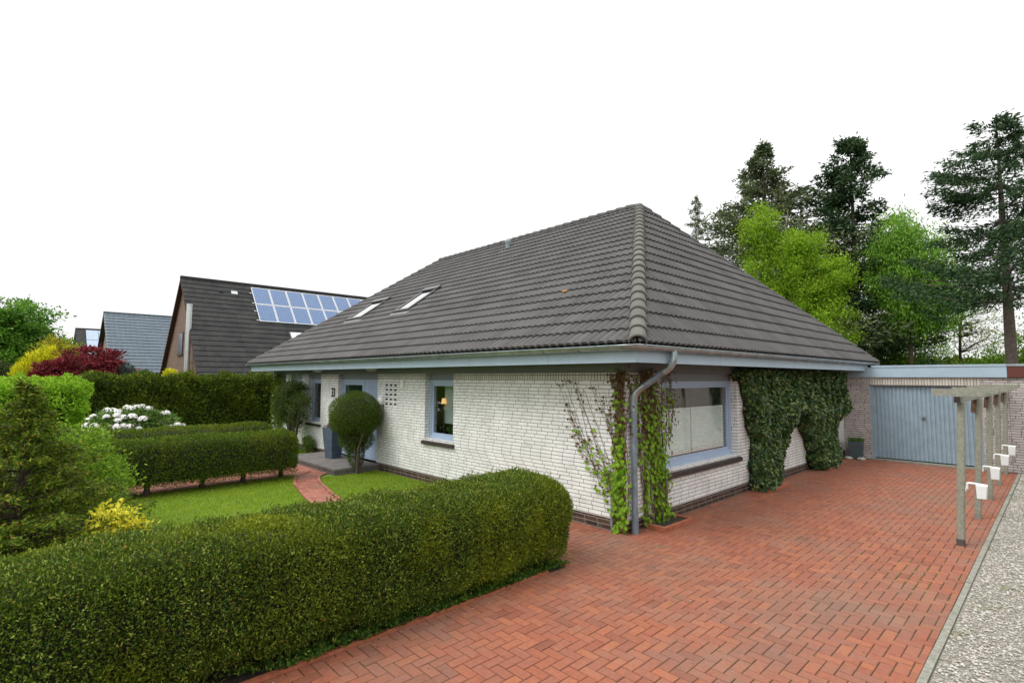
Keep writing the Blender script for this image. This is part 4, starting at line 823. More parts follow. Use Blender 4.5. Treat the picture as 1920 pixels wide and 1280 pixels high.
topiary((-7.16,-.62),[((-7.40,-.62,1.40),(.66,.62,.56)),((-7.40,-.62,1.22),(.66,.60,.36)),((-7.34,-.62,.86),(.44,.40,.40)),((-7.26,-.62,.48),(.20,.18,.34))],52000,'neatly clipped ball-topped yew tree with a funnel-shaped base beside the entrance slab',
   leafmat('ball yew sprigs',[(0,(.028,.05,.009)),(.6,(.055,.095,.014)),(1,(.12,.165,.03))],trans=.25,patch=(.13,.17,.02),pscale=2.2),11,trunk_pts=[([(-7.16,-.60,-.02),(-7.15,-.66,.35),(-7.18,-.62,.8),(-7.2,-.6,1.2)],[.085,.06,.055,.04]),([(-7.12,-.66,0),(-7.0,-.72,.6),(-6.85,-.68,1.0)],[.04,.03,.02])])
shrub('topiary_tree',(-11.85,-.42),[((-11.9,-.5,1.65),(.72,.5,.50)),((-11.75,-.5,1.98),(.42,.4,.24)),((-12.45,-.5,1.5),(.42,.4,.42)),((-10.95,-.55,1.5),(.46,.4,.30)),((-12.0,-.5,1.05),(.5,.4,.4)),((-11.5,-.5,1.1),(.36,.34,.34))],17000,.055,.02,leafmat('dark standard yew',[(0,(.018,.035,.008)),(.6,(.038,.065,.012)),(1,(.09,.12,.02))],trans=.18),'looser dark vase-shaped yew tree against the wall between the small windows',cat='tree',seed=12,clump=210,cl_r=.07,trunk_r=.055,shell=.9,up=.5)
# small border plants by the wall
BORD=leafmat('border leaves',[(0,(.05,.10,.02)),(.7,(.12,.19,.05)),(1,(.22,.12,.07))])
for i,(x,y,hh,lb) in enumerate(((-11.15,-.22,.5,'small upright green border plant against the wall left of the slab'),(-13.2,-.3,.65,'low green shrub against the wall behind the dark yew tree'))):
    shrub('border_plant',(x,y),[((x,y,hh*.55),(.22,.14,hh*.5))],900,.10,.03,BORD,lb,cat='plant',seed=20+i,trunk_r=.01,shell=.9,up=.8)
# climbers in the wall gap at the far end
shrub('climbing_shrub',(-14.15,-.1),[((-14.15,-.12,1.3),(.45,.12,1.0)),((-14.15,-.12,2.0),(.4,.12,.4))],5000,.07,.045,YEWD,'dark climber covering the far left end of the white wall',seed=23,trunk_r=.015,shell=.9)
# rhododendron with white flower trusses
RH=leafmat('rhododendron leaves',[(0,(.03,.07,.012)),(.6,(.075,.14,.025)),(1,(.18,.25,.07))],trans=.15)
rb=[((-12.6,-4.85,.86),(.60,.55,.56)),((-12.6,-4.3,.92),(.60,.60,.60)),((-12.5,-3.75,.82),(.55,.48,.52))]
rh=shrub('flowering_shrub',(-12.6,-4.3),rb,11000,.11,.035,RH,'rounded rhododendron covered in white flower clusters behind the walk hedges',seed=30,shell=.3)
FLW=islandmat('white petals',[(0,(.78,.72,.72)),(1,(.90,.90,.88))],rough=.6,bump=0)
rng=np.random.default_rng(5); prt=[]
cands=[]
while len(cands)<74:
    c,nn=blob_pts(rb,1,rng,.04); c=c[0]
    if c[2]<.62 or c[0]<-12.75: continue
    if c[1]>-4.15 and rng.random()<.80: continue
    if all(np.linalg.norm(c-q)>.115 for q in cands): cands.append(c)
for i,c in enumerate(cands):
    m=46; d=rnd_dirs(m,rng); d[:,2]=np.abs(d[:,2])*.9-.15; r_=.095*rng.uniform(.75,1.2); D=nrm(np.cross(d,rnd_dirs(m,rng))); P=c+d*r_-D*.035; vv,ff=leaf_geo(P,D+d*.15,d,.075,.07,shape=.5,fold=-.15)
    np_o=ch(np_mesh('flower_head',vv,ff,FLW),rh)
# foreground shrubs left
def sprigs(name,base,h_,prof,nb,mt,label,seed,lens=.03,wid=.006,bark=BARK,droop=.35,den=150,cat='tree',clear=0,trunk_r=.05,up=0,irr=.25,group=None,flatw=.28,lean=(0,0),side=None):
    """conifer: trunk, real drooping branches, needled side twigs along each"""
    rng=np.random.default_rng(seed); h=empty(name,(base[0],base[1],base[2] if len(base)>2 else 0),label=label,cat=cat,group=group); bpy.context.view_layer.update()
    z0=base[2] if len(base)>2 else 0; t=MB(); B0=Vector((base[0],base[1],z0)); ln=Vector((lean[0],lean[1],0))
    t.tube([B0+Vector((0,0,-.05)),B0+ln*.3+Vector((0,0,h_*.35)),B0+ln*.7+Vector((0,0,h_*.7)),B0+ln+Vector((0,0,h_))],[trunk_r,trunk_r*.8,trunk_r*.45,trunk_r*.08],9); ch(t.build('trunk',bark),h)
    br=MB(); PP=[];DD=[];LL=[]
    for i in range(nb):
        fz=clear+(1-clear)*(i+rng.random())/nb; r_=prof(fz)*rng.uniform(1-irr,1+irr)
        if r_<.03: continue
        az=rng.random()*6.283; 
        if side is not None and rng.random()<side[1]: az=side[0]+rng.normal()*.7
        z=z0+fz*h_; st=B0+ln*fz; st=Vector((st.x,st.y,z)); d=Vector((math.cos(az),math.sin(az),0))
        pts=[st+d*(r_*s)+Vector((0,0,r_*(up*s-droop*s*(1.2-.75*s)))) for s in (0,.25,.5,.75,1)]
        br.tube(pts,[max(.004,r_*.014),max(.004,r_*.011),max(.003,r_*.008),.004,.003],4,caps=(False,False))
        m=int(den*r_/max(.3,prof((clear+1)/2*.6+clear*.4)))+12; s=rng.random(m)**.75*.95+.05; s=np.sort(s)
        arr=np.array([list(p) for p in pts]); xx=s*4; k=np.minimum(xx.astype(int),3); f_=(xx-k)[:,None]; P=arr[k]*(1-f_)+arr[k+1]*f_
        sd=np.array([-d.y,d.x,0]); w=r_*flatw*(1-.72*s)*rng.uniform(-1,1,m); P=P+sd*w[:,None]+np.array(list(d))*(np.abs(w)*.55)[:,None]+np.array([0,0,1])*(-np.abs(w)*.35-rng.random(m)*r_*.05)[:,None]
        D=np.array(list(d))*.8+sd*(np.sign(w)*.7)[:,None]+rng.normal(size=(m,3))*.35+[0,0,-.15]
        PP.append(P);DD.append(D)
    # leader tuft
    m=int(den*.5); z=rng.random(m); PP.append(np.array(list(B0+ln))+np.c_[np.zeros(m),np.zeros(m),h_*(1-.10*z)]); DD.append(rng.normal(size=(m,3))*[.7,.7,.2]+[0,0,.5])
    P=np.concatenate(PP);D=np.concatenate(DD); n=len(P)
    reps=3; P=np.repeat(P,reps,0)+rng.normal(0,lens*.35,(n*reps,3)); D=np.repeat(D,reps,0)+rng.normal(size=(n*reps,3))*.45; n*=reps
    v,f=leaf_geo(P,D,rnd_dirs(n,rng)+[0,0,.4],lens*rng.uniform(.6,1.3,n),wid*rng.uniform(.7,1.3,n),fold=.1); ch(np_mesh('foliage',v,f,mt),h); ch(br.build('branches',bark),h); return h
YSP=leafmat('garden yew needles',[(0,(.025,.05,.005)),(.5,(.065,.105,.010)),(.85,(.15,.195,.015)),(1,(.19,.13,.02))],trans=.3)
sprigs('young_conifer',(-3.3,-6.55),2.22,lambda f:.05+1.3*(1-f)**1.15,210,YSP,'bushy olive green young conifer with a thin leader, just behind the front hedge',41,lens=.055,wid=.017,den=85,droop=.1,up=.28,trunk_r=.04,flatw=.30)
sprigs('young_conifer',(-4.2,-7.7),1.85,lambda f:.06+1.1*(1-f)**.9,110,YSP,'second young conifer, behind the first and partly cut off by the left edge',42,lens=.07,wid=.02,den=60,droop=.1,up=.25,trunk_r=.04)
GSH=leafmat('green shrub leaves',[(0,(.06,.13,.012)),(.5,(.12,.22,.02)),(1,(.24,.33,.03))],trans=.4)
shrub('green_shrub',(-5.6,-5.95),[((-5.6,-6.0,.9),(.55,.50,.65)),((-5.5,-5.65,.6),(.45,.38,.5)),((-5.7,-6.25,1.2),(.45,.35,.35))],9500,.055,.03,GSH,'loose bright green shrub right of the young conifer',seed=44,clump=150,cl_r=.09,trunk_r=.02)
YEL=leafmat('golden leaves',[(0,(.25,.27,.02)),(.5,(.50,.46,.03)),(1,(.68,.62,.10))],trans=.35)
shrub('golden_shrub',(-2.7,-5.75),[((-2.7,-5.82,.70),(.19,.16,.17)),((-2.62,-5.62,.56),(.14,.12,.12))],1100,.055,.032,YEL,'small golden yellow euonymus bush peeping over the front hedge',seed=45,clump=45,cl_r=.05,trunk_r=.012)
# behind the thuja: maple, golden shrub, dark ball, tree
MAP=leafmat('red maple leaves',[(0,(.05,.006,.010)),(.5,(.11,.012,.018)),(1,(.22,.04,.045))],trans=.3)
shrub('red_maple',(-20,-4.9),[((-20,-4.9,2.5),(1.0,.9,.85)),((-20,-5.7,2.25),(.8,.65,.6)),((-20,-4.2,2.55),(.8,.62,.70)),((-19.8,-3.8,2.25),(.5,.4,.35)),((-20,-6.0,1.9),(.5,.4,.5))],15000,.16,.05,MAP,'domed dark red Japanese maple rising over the garden hedges',cat='tree',seed=50,clump=170,cl_r=.12,flat=.4,trunk_r=.06,droop=.3)
GOL=leafmat('yellow conifer sprays',[(0,(.25,.26,.01)),(.6,(.42,.42,.015)),(1,(.60,.55,.03))],trans=.3)
shrub('golden_conifer',(-21,-6.1),[((-21,-6.2,2.2),(.6,.5,1.0)),((-21,-5.9,2.5),(.45,.35,.9)),((-21,-6.5,2.0),(.5,.4,.8))],8000,.18,.04,GOL,'feathery yellow shrub left of the red maple',seed=51,up=1.2,trunk_r=.04)
shrub('golden_conifer',(-22.5,-5.75),[((-22.5,-5.6,2.9),(.7,.55,.85)),((-22.5,-5.9,2.4),(.7,.6,.8))],6000,.18,.05,leafmat('olive gold sprays',[(0,(.10,.12,.01)),(.6,(.20,.20,.015)),(1,(.40,.33,.03))]),'olive gold bush between the big green tree and the red maple',seed=52,trunk_r=.04,clump=90,cl_r=.14)
shrub('blue_conifer',(-19.4,-3.75),[((-19.4,-3.78,1.9),(.42,.40,.95)),((-19.4,-3.6,1.6),(.4,.45,.7))],5000,.10,.025,leafmat('blue green needles',[(0,(.015,.045,.035)),(1,(.04,.09,.07))]),'small blue-green conical bush at the right foot of the red maple',seed=53,up=.6,trunk_r=.03)
GT=leafmat('broad tree leaves',[(0,(.03,.085,.012)),(.5,(.065,.16,.018)),(1,(.15,.28,.03))],trans=.4)
def tree(name,base,blobs,n,L,Wd,mt,label,clump,cl_r,trunk_h,seed,bark=BARK,tr=.15,flat=.7,droop=.1,group=None,bare=0,limbs=14,cat='tree',twr=.5):
    rng=np.random.default_rng(seed); h=empty(name,(base[0],base[1],0),label=label,cat=cat,group=group); bpy.context.view_layer.update()
    Cn,Nn=blob_pts(blobs,clump,rng,.75); k=rng.integers(0,clump,n); sz=rng.uniform(.6,1.4,clump)[k][:,None]; g=rng.normal(size=(n,3))*cl_r*sz*np.array([1,1,flat]); P=Cn[k]+g
    D=nrm(g)*.6+rng.normal(size=(n,3))*.5+[0,0,.1-droop]; v,f=leaf_geo(P,D,rnd_dirs(n,rng)+[0,0,.4],L*rng.uniform(.6,1.3,n),Wd*rng.uniform(.7,1.3,n),fold=.1); ch(np_mesh('crown',v,f,mt),h)
    b=MB(); top=max(c[2]+r_[2]*.7 for c,r_ in blobs); B0=Vector((base[0],base[1],-.05)); cx=np.mean([c[0] for c,_ in blobs]);cy=np.mean([c[1] for c,_ in blobs])
    tp=[B0,Vector((base[0]+.05,base[1],trunk_h)),Vector(((base[0]*.5+cx*.5),(base[1]*.5+cy*.5),trunk_h*.4+top*.6)),Vector((cx,cy,top))]; b.tube(smooth_path(tp,5),[tr*(1-.9*i/15) for i in range(16)],9); ch(b.build('trunk',bark),h)
    l=MB(); sp=smooth_path(tp,5)
    idx=rng.permutation(clump)[:limbs*4]
    for i,j in enumerate(idx):
        q=Vector(Cn[j]); s0=min((p for p in sp if p.z<q.z-.1 and p.z>=trunk_h*.8),key=lambda p:(p-q).length,default=sp[5]); rr=tr*.28 if i<limbs else tr*.13; md=s0.lerp(q,.5)+Vector((0,0,(q-s0).length*.08)); l.tube([s0,md,q],[rr,rr*.6,rr*.15],5,caps=(False,False))
    ch(l.build('limbs',bark),h); return h
tree('broadleaf_tree',(-27,-7.2),[((-27,-7.3,4.0),(1.6,1.35,1.75)),((-27,-6.5,4.3),(1.3,.95,1.45)),((-27,-6.2,3.3),(1.2,.85,1.3)),((-27,-8.4,4.2),(1.5,1.3,1.8)),((-26.5,-7.4,2.6),(1.5,1.2,1.2))],34000,.15,.075,GT,'big fresh green broadleaf tree at the far left edge',190,.24,1.5,60,flat=.5,limbs=12)
tree('broadleaf_tree',(-66,-3.6),[((-66,-3.9,4.8),(1.6,1.6,1.5)),((-66,-2.8,4.3),(1.4,1.2,1.2))],4000,.3,.15,GT,'small distant tree left of the far roofs',50,.35,2,61,limbs=5)
shrub('dark_conifer',(-23,-7.3),[((-23,-7.3,1.9),(.9,1.0,.9)),((-23,-6.5,1.8),(.7,.6,.75))],8000,.14,.05,leafmat('dark brown green leaves',[(0,(.02,.035,.012)),(1,(.06,.07,.025))]),'dark shady bush under the big green tree at the left edge',seed=62,clump=90,cl_r=.14)
shrub('golden_conifer',(-18.4,-2.55),[((-18.4,-2.55,2.28),(.2,.22,.28))],700,.12,.04,GOL,'small yellow shoot tip poking above the tall thuja hedge below the steel flue',seed=63,up=1.0,trunk_r=.02)
# ---------------------------------------------------------------- neighbour houses
def gable_house(label,xr,zr_,hw,ze,y0,y1,tilem,wallm,vergem,course=.34,over=.35,wl=.30,amp=.022,ns=4,name='house'):
    h=empty(name,(xr,(y0+y1)/2,0),label=label,cat='house'); bpy.context.view_layer.update(); yw=y0+over
    b=MB(); zz=lambda x: zr_-abs(x-xr)*(zr_-ze)/hw
    zt=zr_-.12-(.3*(zr_-ze)/hw)*0
    a0=xr-hw+.5;a1=xr+hw-.5
    b.face([(a0,yw,0),(a1,yw,0),(a1,yw,zz(a1)-.12),(xr,yw,zr_-.14),(a0,yw,zz(a0)-.12)]); b.face([(a1,yw,0),(a1,y1,0),(a1,y1,zz(a1)-.12),(a1,yw,zz(a1)-.12)]); b.face([(a0,y1,0),(a0,yw,0),(a0,yw,zz(a0)-.12),(a0,y1,zz(a0)-.12)]); b.face([(a1,y1,0),(a0,y1,0),(a0,y1,zz(a0)-.12),(xr,y1,zr_-.14),(a1,y1,zz(a1)-.12)])
    ch(b.build('wall',wallm),h)
    b=MB(); 
    for sx in (1,-1):
        p=[(xr,y0,zr_),(xr+sx*hw,y0,ze)]; q=[(xr,y1+.3,zr_),(xr+sx*hw,y1+.3,ze)]
        d=Vector((sx*hw,0,ze-zr_)).normalized(); nn=Vector((sx*(zr_-ze),0,hw)).normalized()
        c=(Vector(p[0])+Vector(q[1]))/2-nn*.07; b.obox(c,d*(math.hypot(hw,zr_-ze)/2),(0,(y1+.3-y0)/2,0),nn*.05)
    r=ch(b.build('roof',vergem),h)
    for sx in ((1,) if True else (1,-1)):
        dv=Vector((-sx*hw,0,zr_-ze)); o=(xr+sx*hw,y0 if sx>0 else y1+.3,ze); ch(tile_roof('roof_tiles',o,(0,sx,0),dv.normalized(),(y1+.3-y0),dv.length,tilem,None,wl=wl,amp=amp,course=course,ns=ns,lift=.035),r)
    b=MB(); b.obox((xr,(y0+y1+.3)/2,zr_+.02),(.12,0,0),(0,(y1+.3-y0)/2,0),(0,0,.06)); ch(b.build('ridge_tiles',tilem),r)
    ch(gutter('gutter',[(xr+hw+.03,y0+.05,ze-.03),(xr+hw+.03,y1+.25,ze-.03)],.065,ZINC,None),h)
    return h,r
VERG=mat('dark verge board',(.03,.025,.022),.7,var=.2)
n1,r1=gable_house('red-brown brick neighbour house with steep dark roof and solar panels',-28.45,7.75,4.6,2.50,-.5,14.2,TILEN,BN,mat('red brown verge',(.06,.02,.016),.7),course=.36,over=.22)
k1=(7.75-2.5)/4.55; sv1=Vector((-1,0,k1)).normalized(); sn1=Vector((k1,0,1)).normalized(); L1=math.hypot(4.55,5.25)
def on1(y,z,h=0): return Vector((-28.45+(7.75-z)/k1,y,z))+sn1*h
# solar panels
SOL=bpy.data.materials.new('solar cells'); SOL.use_nodes=True; t=SOL.node_tree; b_=t.nodes['Principled BSDF']; b_.inputs['Roughness'].default_value=.12; b_.inputs['Specular IOR Level'].default_value=.8
tc=N(t,'ShaderNodeTexCoord'); br=N(t,'ShaderNodeTexBrick'); br.offset=0; br.inputs['Scale'].default_value=1; br.inputs['Brick Width'].default_value=.16; br.inputs['Row Height'].default_value=.16; br.inputs['Mortar Size'].default_value=.006
br.inputs['Color1'].default_value=(.04,.10,.24,1); br.inputs['Color2'].default_value=(.05,.125,.29,1); br.inputs['Mortar'].default_value=(.16,.24,.36,1); t.links.new(tc.outputs['UV'],br.inputs['Vector']); t.links.new(br.outputs[0],b_.inputs['Base Color'])
ALU=mat('aluminium frame',(.62,.64,.66),.35,metal=.4)
pw=1.0; ph=1.42; proto=None
zt=7.50
for rr in range(2):
    for c_ in range(9):
        y=3.0+pw*(c_+.5); dz=(ph+.02)*(rr+.5)*sv1.z; z=zt-dz; cc=on1(y,z,.12)
        p=empty('solar_panel',cc); p.parent=n1; p.matrix_parent_inverse=n1.matrix_world.inverted(); 
        if proto is None:
            bpy.data.objects.remove(p); 
            b=MB(); Z=Vector((0,0,0)); hw_,hh=pw/2-.012,ph/2-.008
            for u in (-1,1): b.obox(Vector((0,u*(hw_-.018),0)),(0,.018,0),sv1*hh,sn1*.02); b.obox(sv1*(u*(hh-.018)),(0,hw_-.036,0),sv1*.018,sn1*.02)
            fr=b.build('solar_panel',ALU); b=MB(); q=[(-hw_+.036,-hh+.036),(hw_-.036,-hh+.036),(hw_-.036,hh-.036),(-hw_+.036,hh-.036)]
            b.face([Vector((0,u,0))+sv1*v+sn1*.012 for u,v in q],0,[(u+.5,v+.7) for u,v in q]); cl=b.build('cells',SOL,fr); proto=fr; o=fr
        else:
            bpy.data.objects.remove(p); o=copy_tree(proto)
        o.location=cc; o.parent=n1; o.matrix_parent_inverse=n1.matrix_world.inverted()
b=MB(); 
for z in (zt-.35,zt-1.0,zt-1.5,zt-2.05): b.obox(on1(7.5,z,.05),(0,4.62,0),sv1*.02,sn1*.025)
ch(b.build('panel_rail',ALU),n1)
b=MB(); b.cyl((-25.85,-.52,1.0),(-25.85,-.52,6.0),.13,16); 
for z in (2.7,3.6,4.6,5.9): b.cyl((-25.85,-.52,z),(-25.85,-.52,z+.05),.142,16)
b.box((-25.88,-.40,3.0),(-25.82,-.27,3.05)); b.box((-25.88,-.40,4.6),(-25.82,-.27,4.65)); ch(b.build('flue',mat('brushed steel',(.62,.64,.64),.3,metal=.7,var=.1)),n1)
b=MB(); b.box((-29.3,-.31,3.55),(-28.1,-.27,4.75)); w_=ch(b.build('window',mat('dark window frame',(.05,.03,.035),.5)),n1); b=MB(); b.box((-29.22,-.33,3.62),(-28.18,-.305,4.68)); ch(b.build('pane',mat('dark far glass',(.03,.025,.04),.1)),w_); b=MB(); b.box((-29.35,-.36,3.47),(-28.05,-.27,3.55)); ch(b.build('sill',BRK),w_)
b=MB(); b.obox(on1(2.05,7.04,.07),(0,.16,0),sv1*.12,sn1*.04); ch(b.build('roof_vent',mat('pale glass tile',(.5,.53,.55),.3)),n1); b=MB(); b.obox(on1(1.38,7.06,.07),(0,.08,0),sv1*.06,sn1*.05); ch(b.build('roof_vent',TILEN),n1)
b=MB(); b.obox(on1(4.85,4.35,.08),(0,.42,0),sv1*.62,sn1*.05); w_=ch(b.build('roof_window',SKF),n1); b=MB(); b.obox(on1(4.85,4.35,.14),(0,.34,0),sv1*.54,sn1*.004); ch(b.build('pane',SKW),w_)
b=MB(); b.box((-24.4,2.0,2.2),(-24.35,12,2.45)); ch(b.build('wall_band',mat('cream lintel board',(.45,.43,.38),.8)),n1)
n2,_=gable_house('neighbour house with shiny blue-grey tiled roof, second beyond the brick one',-42.1,6.85,5.1,2.55,-2.55,12,TILEB,mat('grey brown brick',(.24,.2,.17),.8,var=.2),VERG,course=.35,over=.3,amp=.03)
n3,r3=gable_house('distant neighbour house whose roof slope is covered by a large solar array',-68.0,7.45,6.5,2.6,-2.6,10,TILEN,BN,VERG,course=.36,over=.3,ns=2)
k3=(7.45-2.6)/6.5; sv3=Vector((-1,0,k3)).normalized(); sn3=Vector((k3,0,1)).normalized()
b=MB(); 
y0=-1.75; 
for i in range(4):
    for j in range(3):
        c=Vector((-68+ (7.45-(7.25-1.15*(j+.5)))/k3,y0+1.05*(i+.5),7.25-1.15*(j+.5)))+sn3*.12; q=[(-.51,-.93),(.51,-.93),(.51,.93),(-.51,.93)]; b.face([c+Vector((0,u,0))+sv3*v for u,v in q],0,[(u+i*3,v+j*3) for u,v in q])
SOL2=mat('pale blue solar glass',(.30,.38,.50),.15,spec=.8,var=.1); ch(b.build('solar_array',SOL2),n3)
n4,_=gable_house('farthest dark grey roof just left of the solar array house',-92,6.2,6.5,3.0,-3.4,8,TILEB,BN,VERG,course=.5,ns=2)
# ---------------------------------------------------------------- climbers on the house
def on_surface_vine():
    h=empty('virginia_creeper',(.1,.6,0),label='half-bare creeper with fresh green leaves climbing round the house corner and downpipe',cat='climber'); bpy.context.view_layer.update(); rng=np.random.default_rng(77)
    b=MB(); LP=[];LN=[];TP=[]
    def stem(pts,r0,front,leafd,red):
        P=[Vector(p) for p in smooth_path(pts,7)]; off=Vector((0,-.015,0)) if front else Vector((.018,0,0)); P=[p+off+Vector((rng.normal()*.006,rng.normal()*.006,0)) for p in P]
        n=len(P); b.tube(P,[r0*(1-.75*i/n) for i in range(n)],5,caps=(False,False))
        for i in range(int(leafd)):
            q=P[min(n-1,int((rng.random()**.85)*n))]; lat=rng.normal(size=2)*.045; nn=(0,-1,0) if front else (1,0,0)
            p=np.array(list(q))+(np.array([lat[0],-abs(rng.normal())*.03,lat[1]]) if front else np.array([abs(rng.normal())*.04,lat[0],lat[1]])); (TP if rng.random()<red-.25+.62*min(1,max(0,(q.z-.7)/1.5)) else LP).append((p,nn))
    for k in range(13):   # front wall fan
        x0=-.06-.10*rng.random(); top=(-.12-1.15*(k/12)**1.0+rng.normal()*.05,0,rng.uniform(2.0,2.38)); mid=((x0+top[0])*.5+rng.normal()*.08+.1,0,1.0+rng.normal()*.15)
        stem([(x0,0,.02),(x0-.02-.1*k/12,0,.45+.1*rng.random()),mid,top],.008,True,11 if k%3 else 17,.8)
    for k in range(5): stem([(-.15,0,.6+.1*k),(-.5-.1*k,0,.85+.14*k),(-.9-.1*k+.05*rng.normal(),0,1.15+.25*k)],.005,True,12,.7)
    for k in range(22):  # dense by the pipe on the front side
        x=.01-.13*rng.random(); stem([(x,0,.02),(x+rng.normal()*.03,0,.8),(x+rng.normal()*.04,0,1.6),(x-.02+rng.normal()*.07,0,2.36)],.009,True,20,.6)
    for k in range(9): stem([(-.02,0,.2),(-.04-.1*rng.random(),0,.6),(-.03-.13*rng.random(),0,rng.uniform(.9,1.35))],.006,True,14,.0)
    for k in range(30):  # right wall
        y=.45+.7*rng.random(); yt=.05+1.25*rng.random(); stem([(0,y,.03),(0,y+rng.normal()*.08,.7),(0,(y+yt)/2+rng.normal()*.08,1.4),(0,yt,rng.uniform(1.9,2.38))],.011,False,20,.1)
    for k in range(26):
        y=.10+1.25*rng.random(); stem([(0,y,rng.uniform(.9,1.6)),(0,y+rng.normal()*.05,1.9),(0,y+rng.normal()*.1,2.38)],.007,False,20,.85)
    stem([(0.06,.98,.05),(.10,.95,.35),(.05,1.0,.9),(.04,.9,1.6)],.026,False,20,.1); stem([(0.08,.88,.05),(.05,.82,.5),(.03,.75,1.2)],.020,False,20,.1); stem([(.09,.72,.66),(.13,.84,.50),(.14,1.0,.50),(.10,1.12,.72),(.05,1.12,.95)],.011,False,0,0)
    ch(b.build('stem',mat('vine wood',(.17,.115,.09),.85,var=.4,vscale=20)),h)
    def leaves(S,mt,nm,L):
        P=np.array([s[0] for s in S]);Nn=np.array([s[1] for s in S],float); parts=[]
        for a in (-.9,-.45,0,.45,.9):    # five-fingered leaves
            side=np.cross(Nn,[0,0,1.]); D=np.array([0,0,-1.])*math.cos(a)+side*math.sin(a)+Nn*.35+.25*rnd_dirs(len(P),np.random.default_rng(3)); parts.append(leaf_geo(P,D,Nn+.4*rnd_dirs(len(P),rng),L*(1-.25*abs(a)),L*.30,shape=.6))
        v,f=merge(parts); ch(np_mesh(nm,v,f,mt),h)
    leaves(LP,leafmat('creeper leaves',[(0,(.08,.17,.012)),(.6,(.15,.29,.02)),(1,(.27,.36,.035))],trans=.4),'leaves',.078); leaves(TP,leafmat('young red creeper leaves',[(0,(.06,.02,.012)),(.6,(.10,.05,.02)),(1,(.12,.13,.02))]),'young_leaves',.048)
on_surface_vine()
def ivy():
    rng=np.random.default_rng(88); IV=leafmat('ivy leaves',[(0,(.012,.035,.010)),(.5,(.028,.065,.016)),(.80,(.07,.13,.03)),(.95,(.20,.24,.07)),(1,(.20,.13,.07))],trans=.12,rough=.35,spec=.45)
    def col(label,inside,depthf,y0,y1,n,base,seed):
        h=empty('ivy_column',base,label=label,cat='climber',group='ivy columns on the side wall'); bpy.context.view_layer.update(); rg=np.random.default_rng(seed)
        P=np.stack([np.zeros(n*2),rg.uniform(y0,y1,n*2),rg.uniform(0,2.46,n*2)],1); e=inside(P[:,1],P[:,2]); P=P[e>0]; e=e[e>0]; m=len(P)
        dp=depthf(P[:,1],P[:,2])*np.sqrt(1-(1-np.clip(e/.22,0,1))**2); lum=1+.25*vnoise(P,4,seed); X=dp*lum; P[:,0]=X*(1-.35*rg.random(m)**2)
        ds=1e-2; ey=(inside(P[:,1]+.05,P[:,2])-inside(P[:,1]-.05,P[:,2]))*np.where(e<.22,1,0); Nn=nrm(np.stack([np.full(m,.6),-ey*12,np.zeros(m)],1))
        D=np.array([0,0,-1.])*.8+Nn*.35+rg.normal(size=(m,3))*.5; parts=[]; 
        v,f=leaf_geo(P,D,Nn+rg.normal(size=(m,3))*.45,.075*rg.uniform(.6,1.3,m),.07*rg.uniform(.7,1.2,m),shape=.3); ch(np_mesh('leaves',v,f,IV),h)
        # added solid dark inner mass in place of stems
        ys=np.arange(y0,y1,.06); zs=np.arange(0,2.46,.06); Yg,Zg=np.meshgrid(ys,zs,indexing='ij'); E=inside(Yg.ravel(),Zg.ravel()); Dp=np.where(E>0,depthf(Yg.ravel(),Zg.ravel())*np.sqrt(np.clip(1-(1-np.clip(E/.22,0,1))**2,0,1))*.62,-.05)
        V=np.stack([Dp,Yg.ravel(),Zg.ravel()],1); nz=len(zs); F=[(i*nz+j,(i+1)*nz+j,(i+1)*nz+j+1,i*nz+j+1) for i in range(len(ys)-1) for j in range(nz-1) if E[i*nz+j]>0 or E[(i+1)*nz+j+1]>0]
        ch(np_mesh('stems',V,F,CORE,smooth=True),h)
        b=MB(); b.box((.0,base[1]-.55,0),(.40,base[1]+.55,.055)); ch(b.build('edging',TERRA),h)
    def lerp(z,pts): return np.interp(z,[p[0] for p in pts],[p[1] for p in pts])
    wob=lambda z,s: .06*np.sin(z*7+s)+.04*np.sin(z*17+s*2)
    # signed inside distance (m) in y at height z
    lo1=lambda z: lerp(z,[(0,4.35),(.5,4.38),(1.0,4.45),(1.4,4.25),(1.9,4.10),(2.2,4.0),(2.46,3.75)])+wob(z,1)*.7; hi1=lambda z: lerp(z,[(0,5.5),(.5,5.55),(1.0,5.85),(1.45,6.3),(1.6,6.9),(2.46,6.9)])+wob(z,2)
    lo2=lambda z: lerp(z,[(0,8.0),(.3,7.9),(1.0,7.45),(1.45,7.0),(1.6,6.9),(2.46,6.9)])+wob(z,3); hi2=lambda z: lerp(z,[(0,9.45),(1,9.7),(1.4,10.1),(2.0,10.5),(2.46,10.5)])+wob(z,4)*1.2
    ins1=lambda y,z: np.minimum(y-lo1(z),np.where(z>1.5,.3,hi1(z)-y))*np.where(y<6.95,1,0); ins2=lambda y,z: np.minimum(np.where(z>1.5,.3,y-lo2(z)),hi2(z)-y)*np.where(y>6.85,1,0)
    dpf=lambda y,z: .34+.06*np.sin(z*5)+.03*np.sin(y*9)
    col('thick dark ivy column on the side wall right of the big window',ins1,dpf,3.6,6.95,26000,(.15,5.0,0),1); col('thick dark ivy column on the side wall nearer the garage',ins2,dpf,6.85,10.7,26000,(.15,8.8,0),2)
ivy()
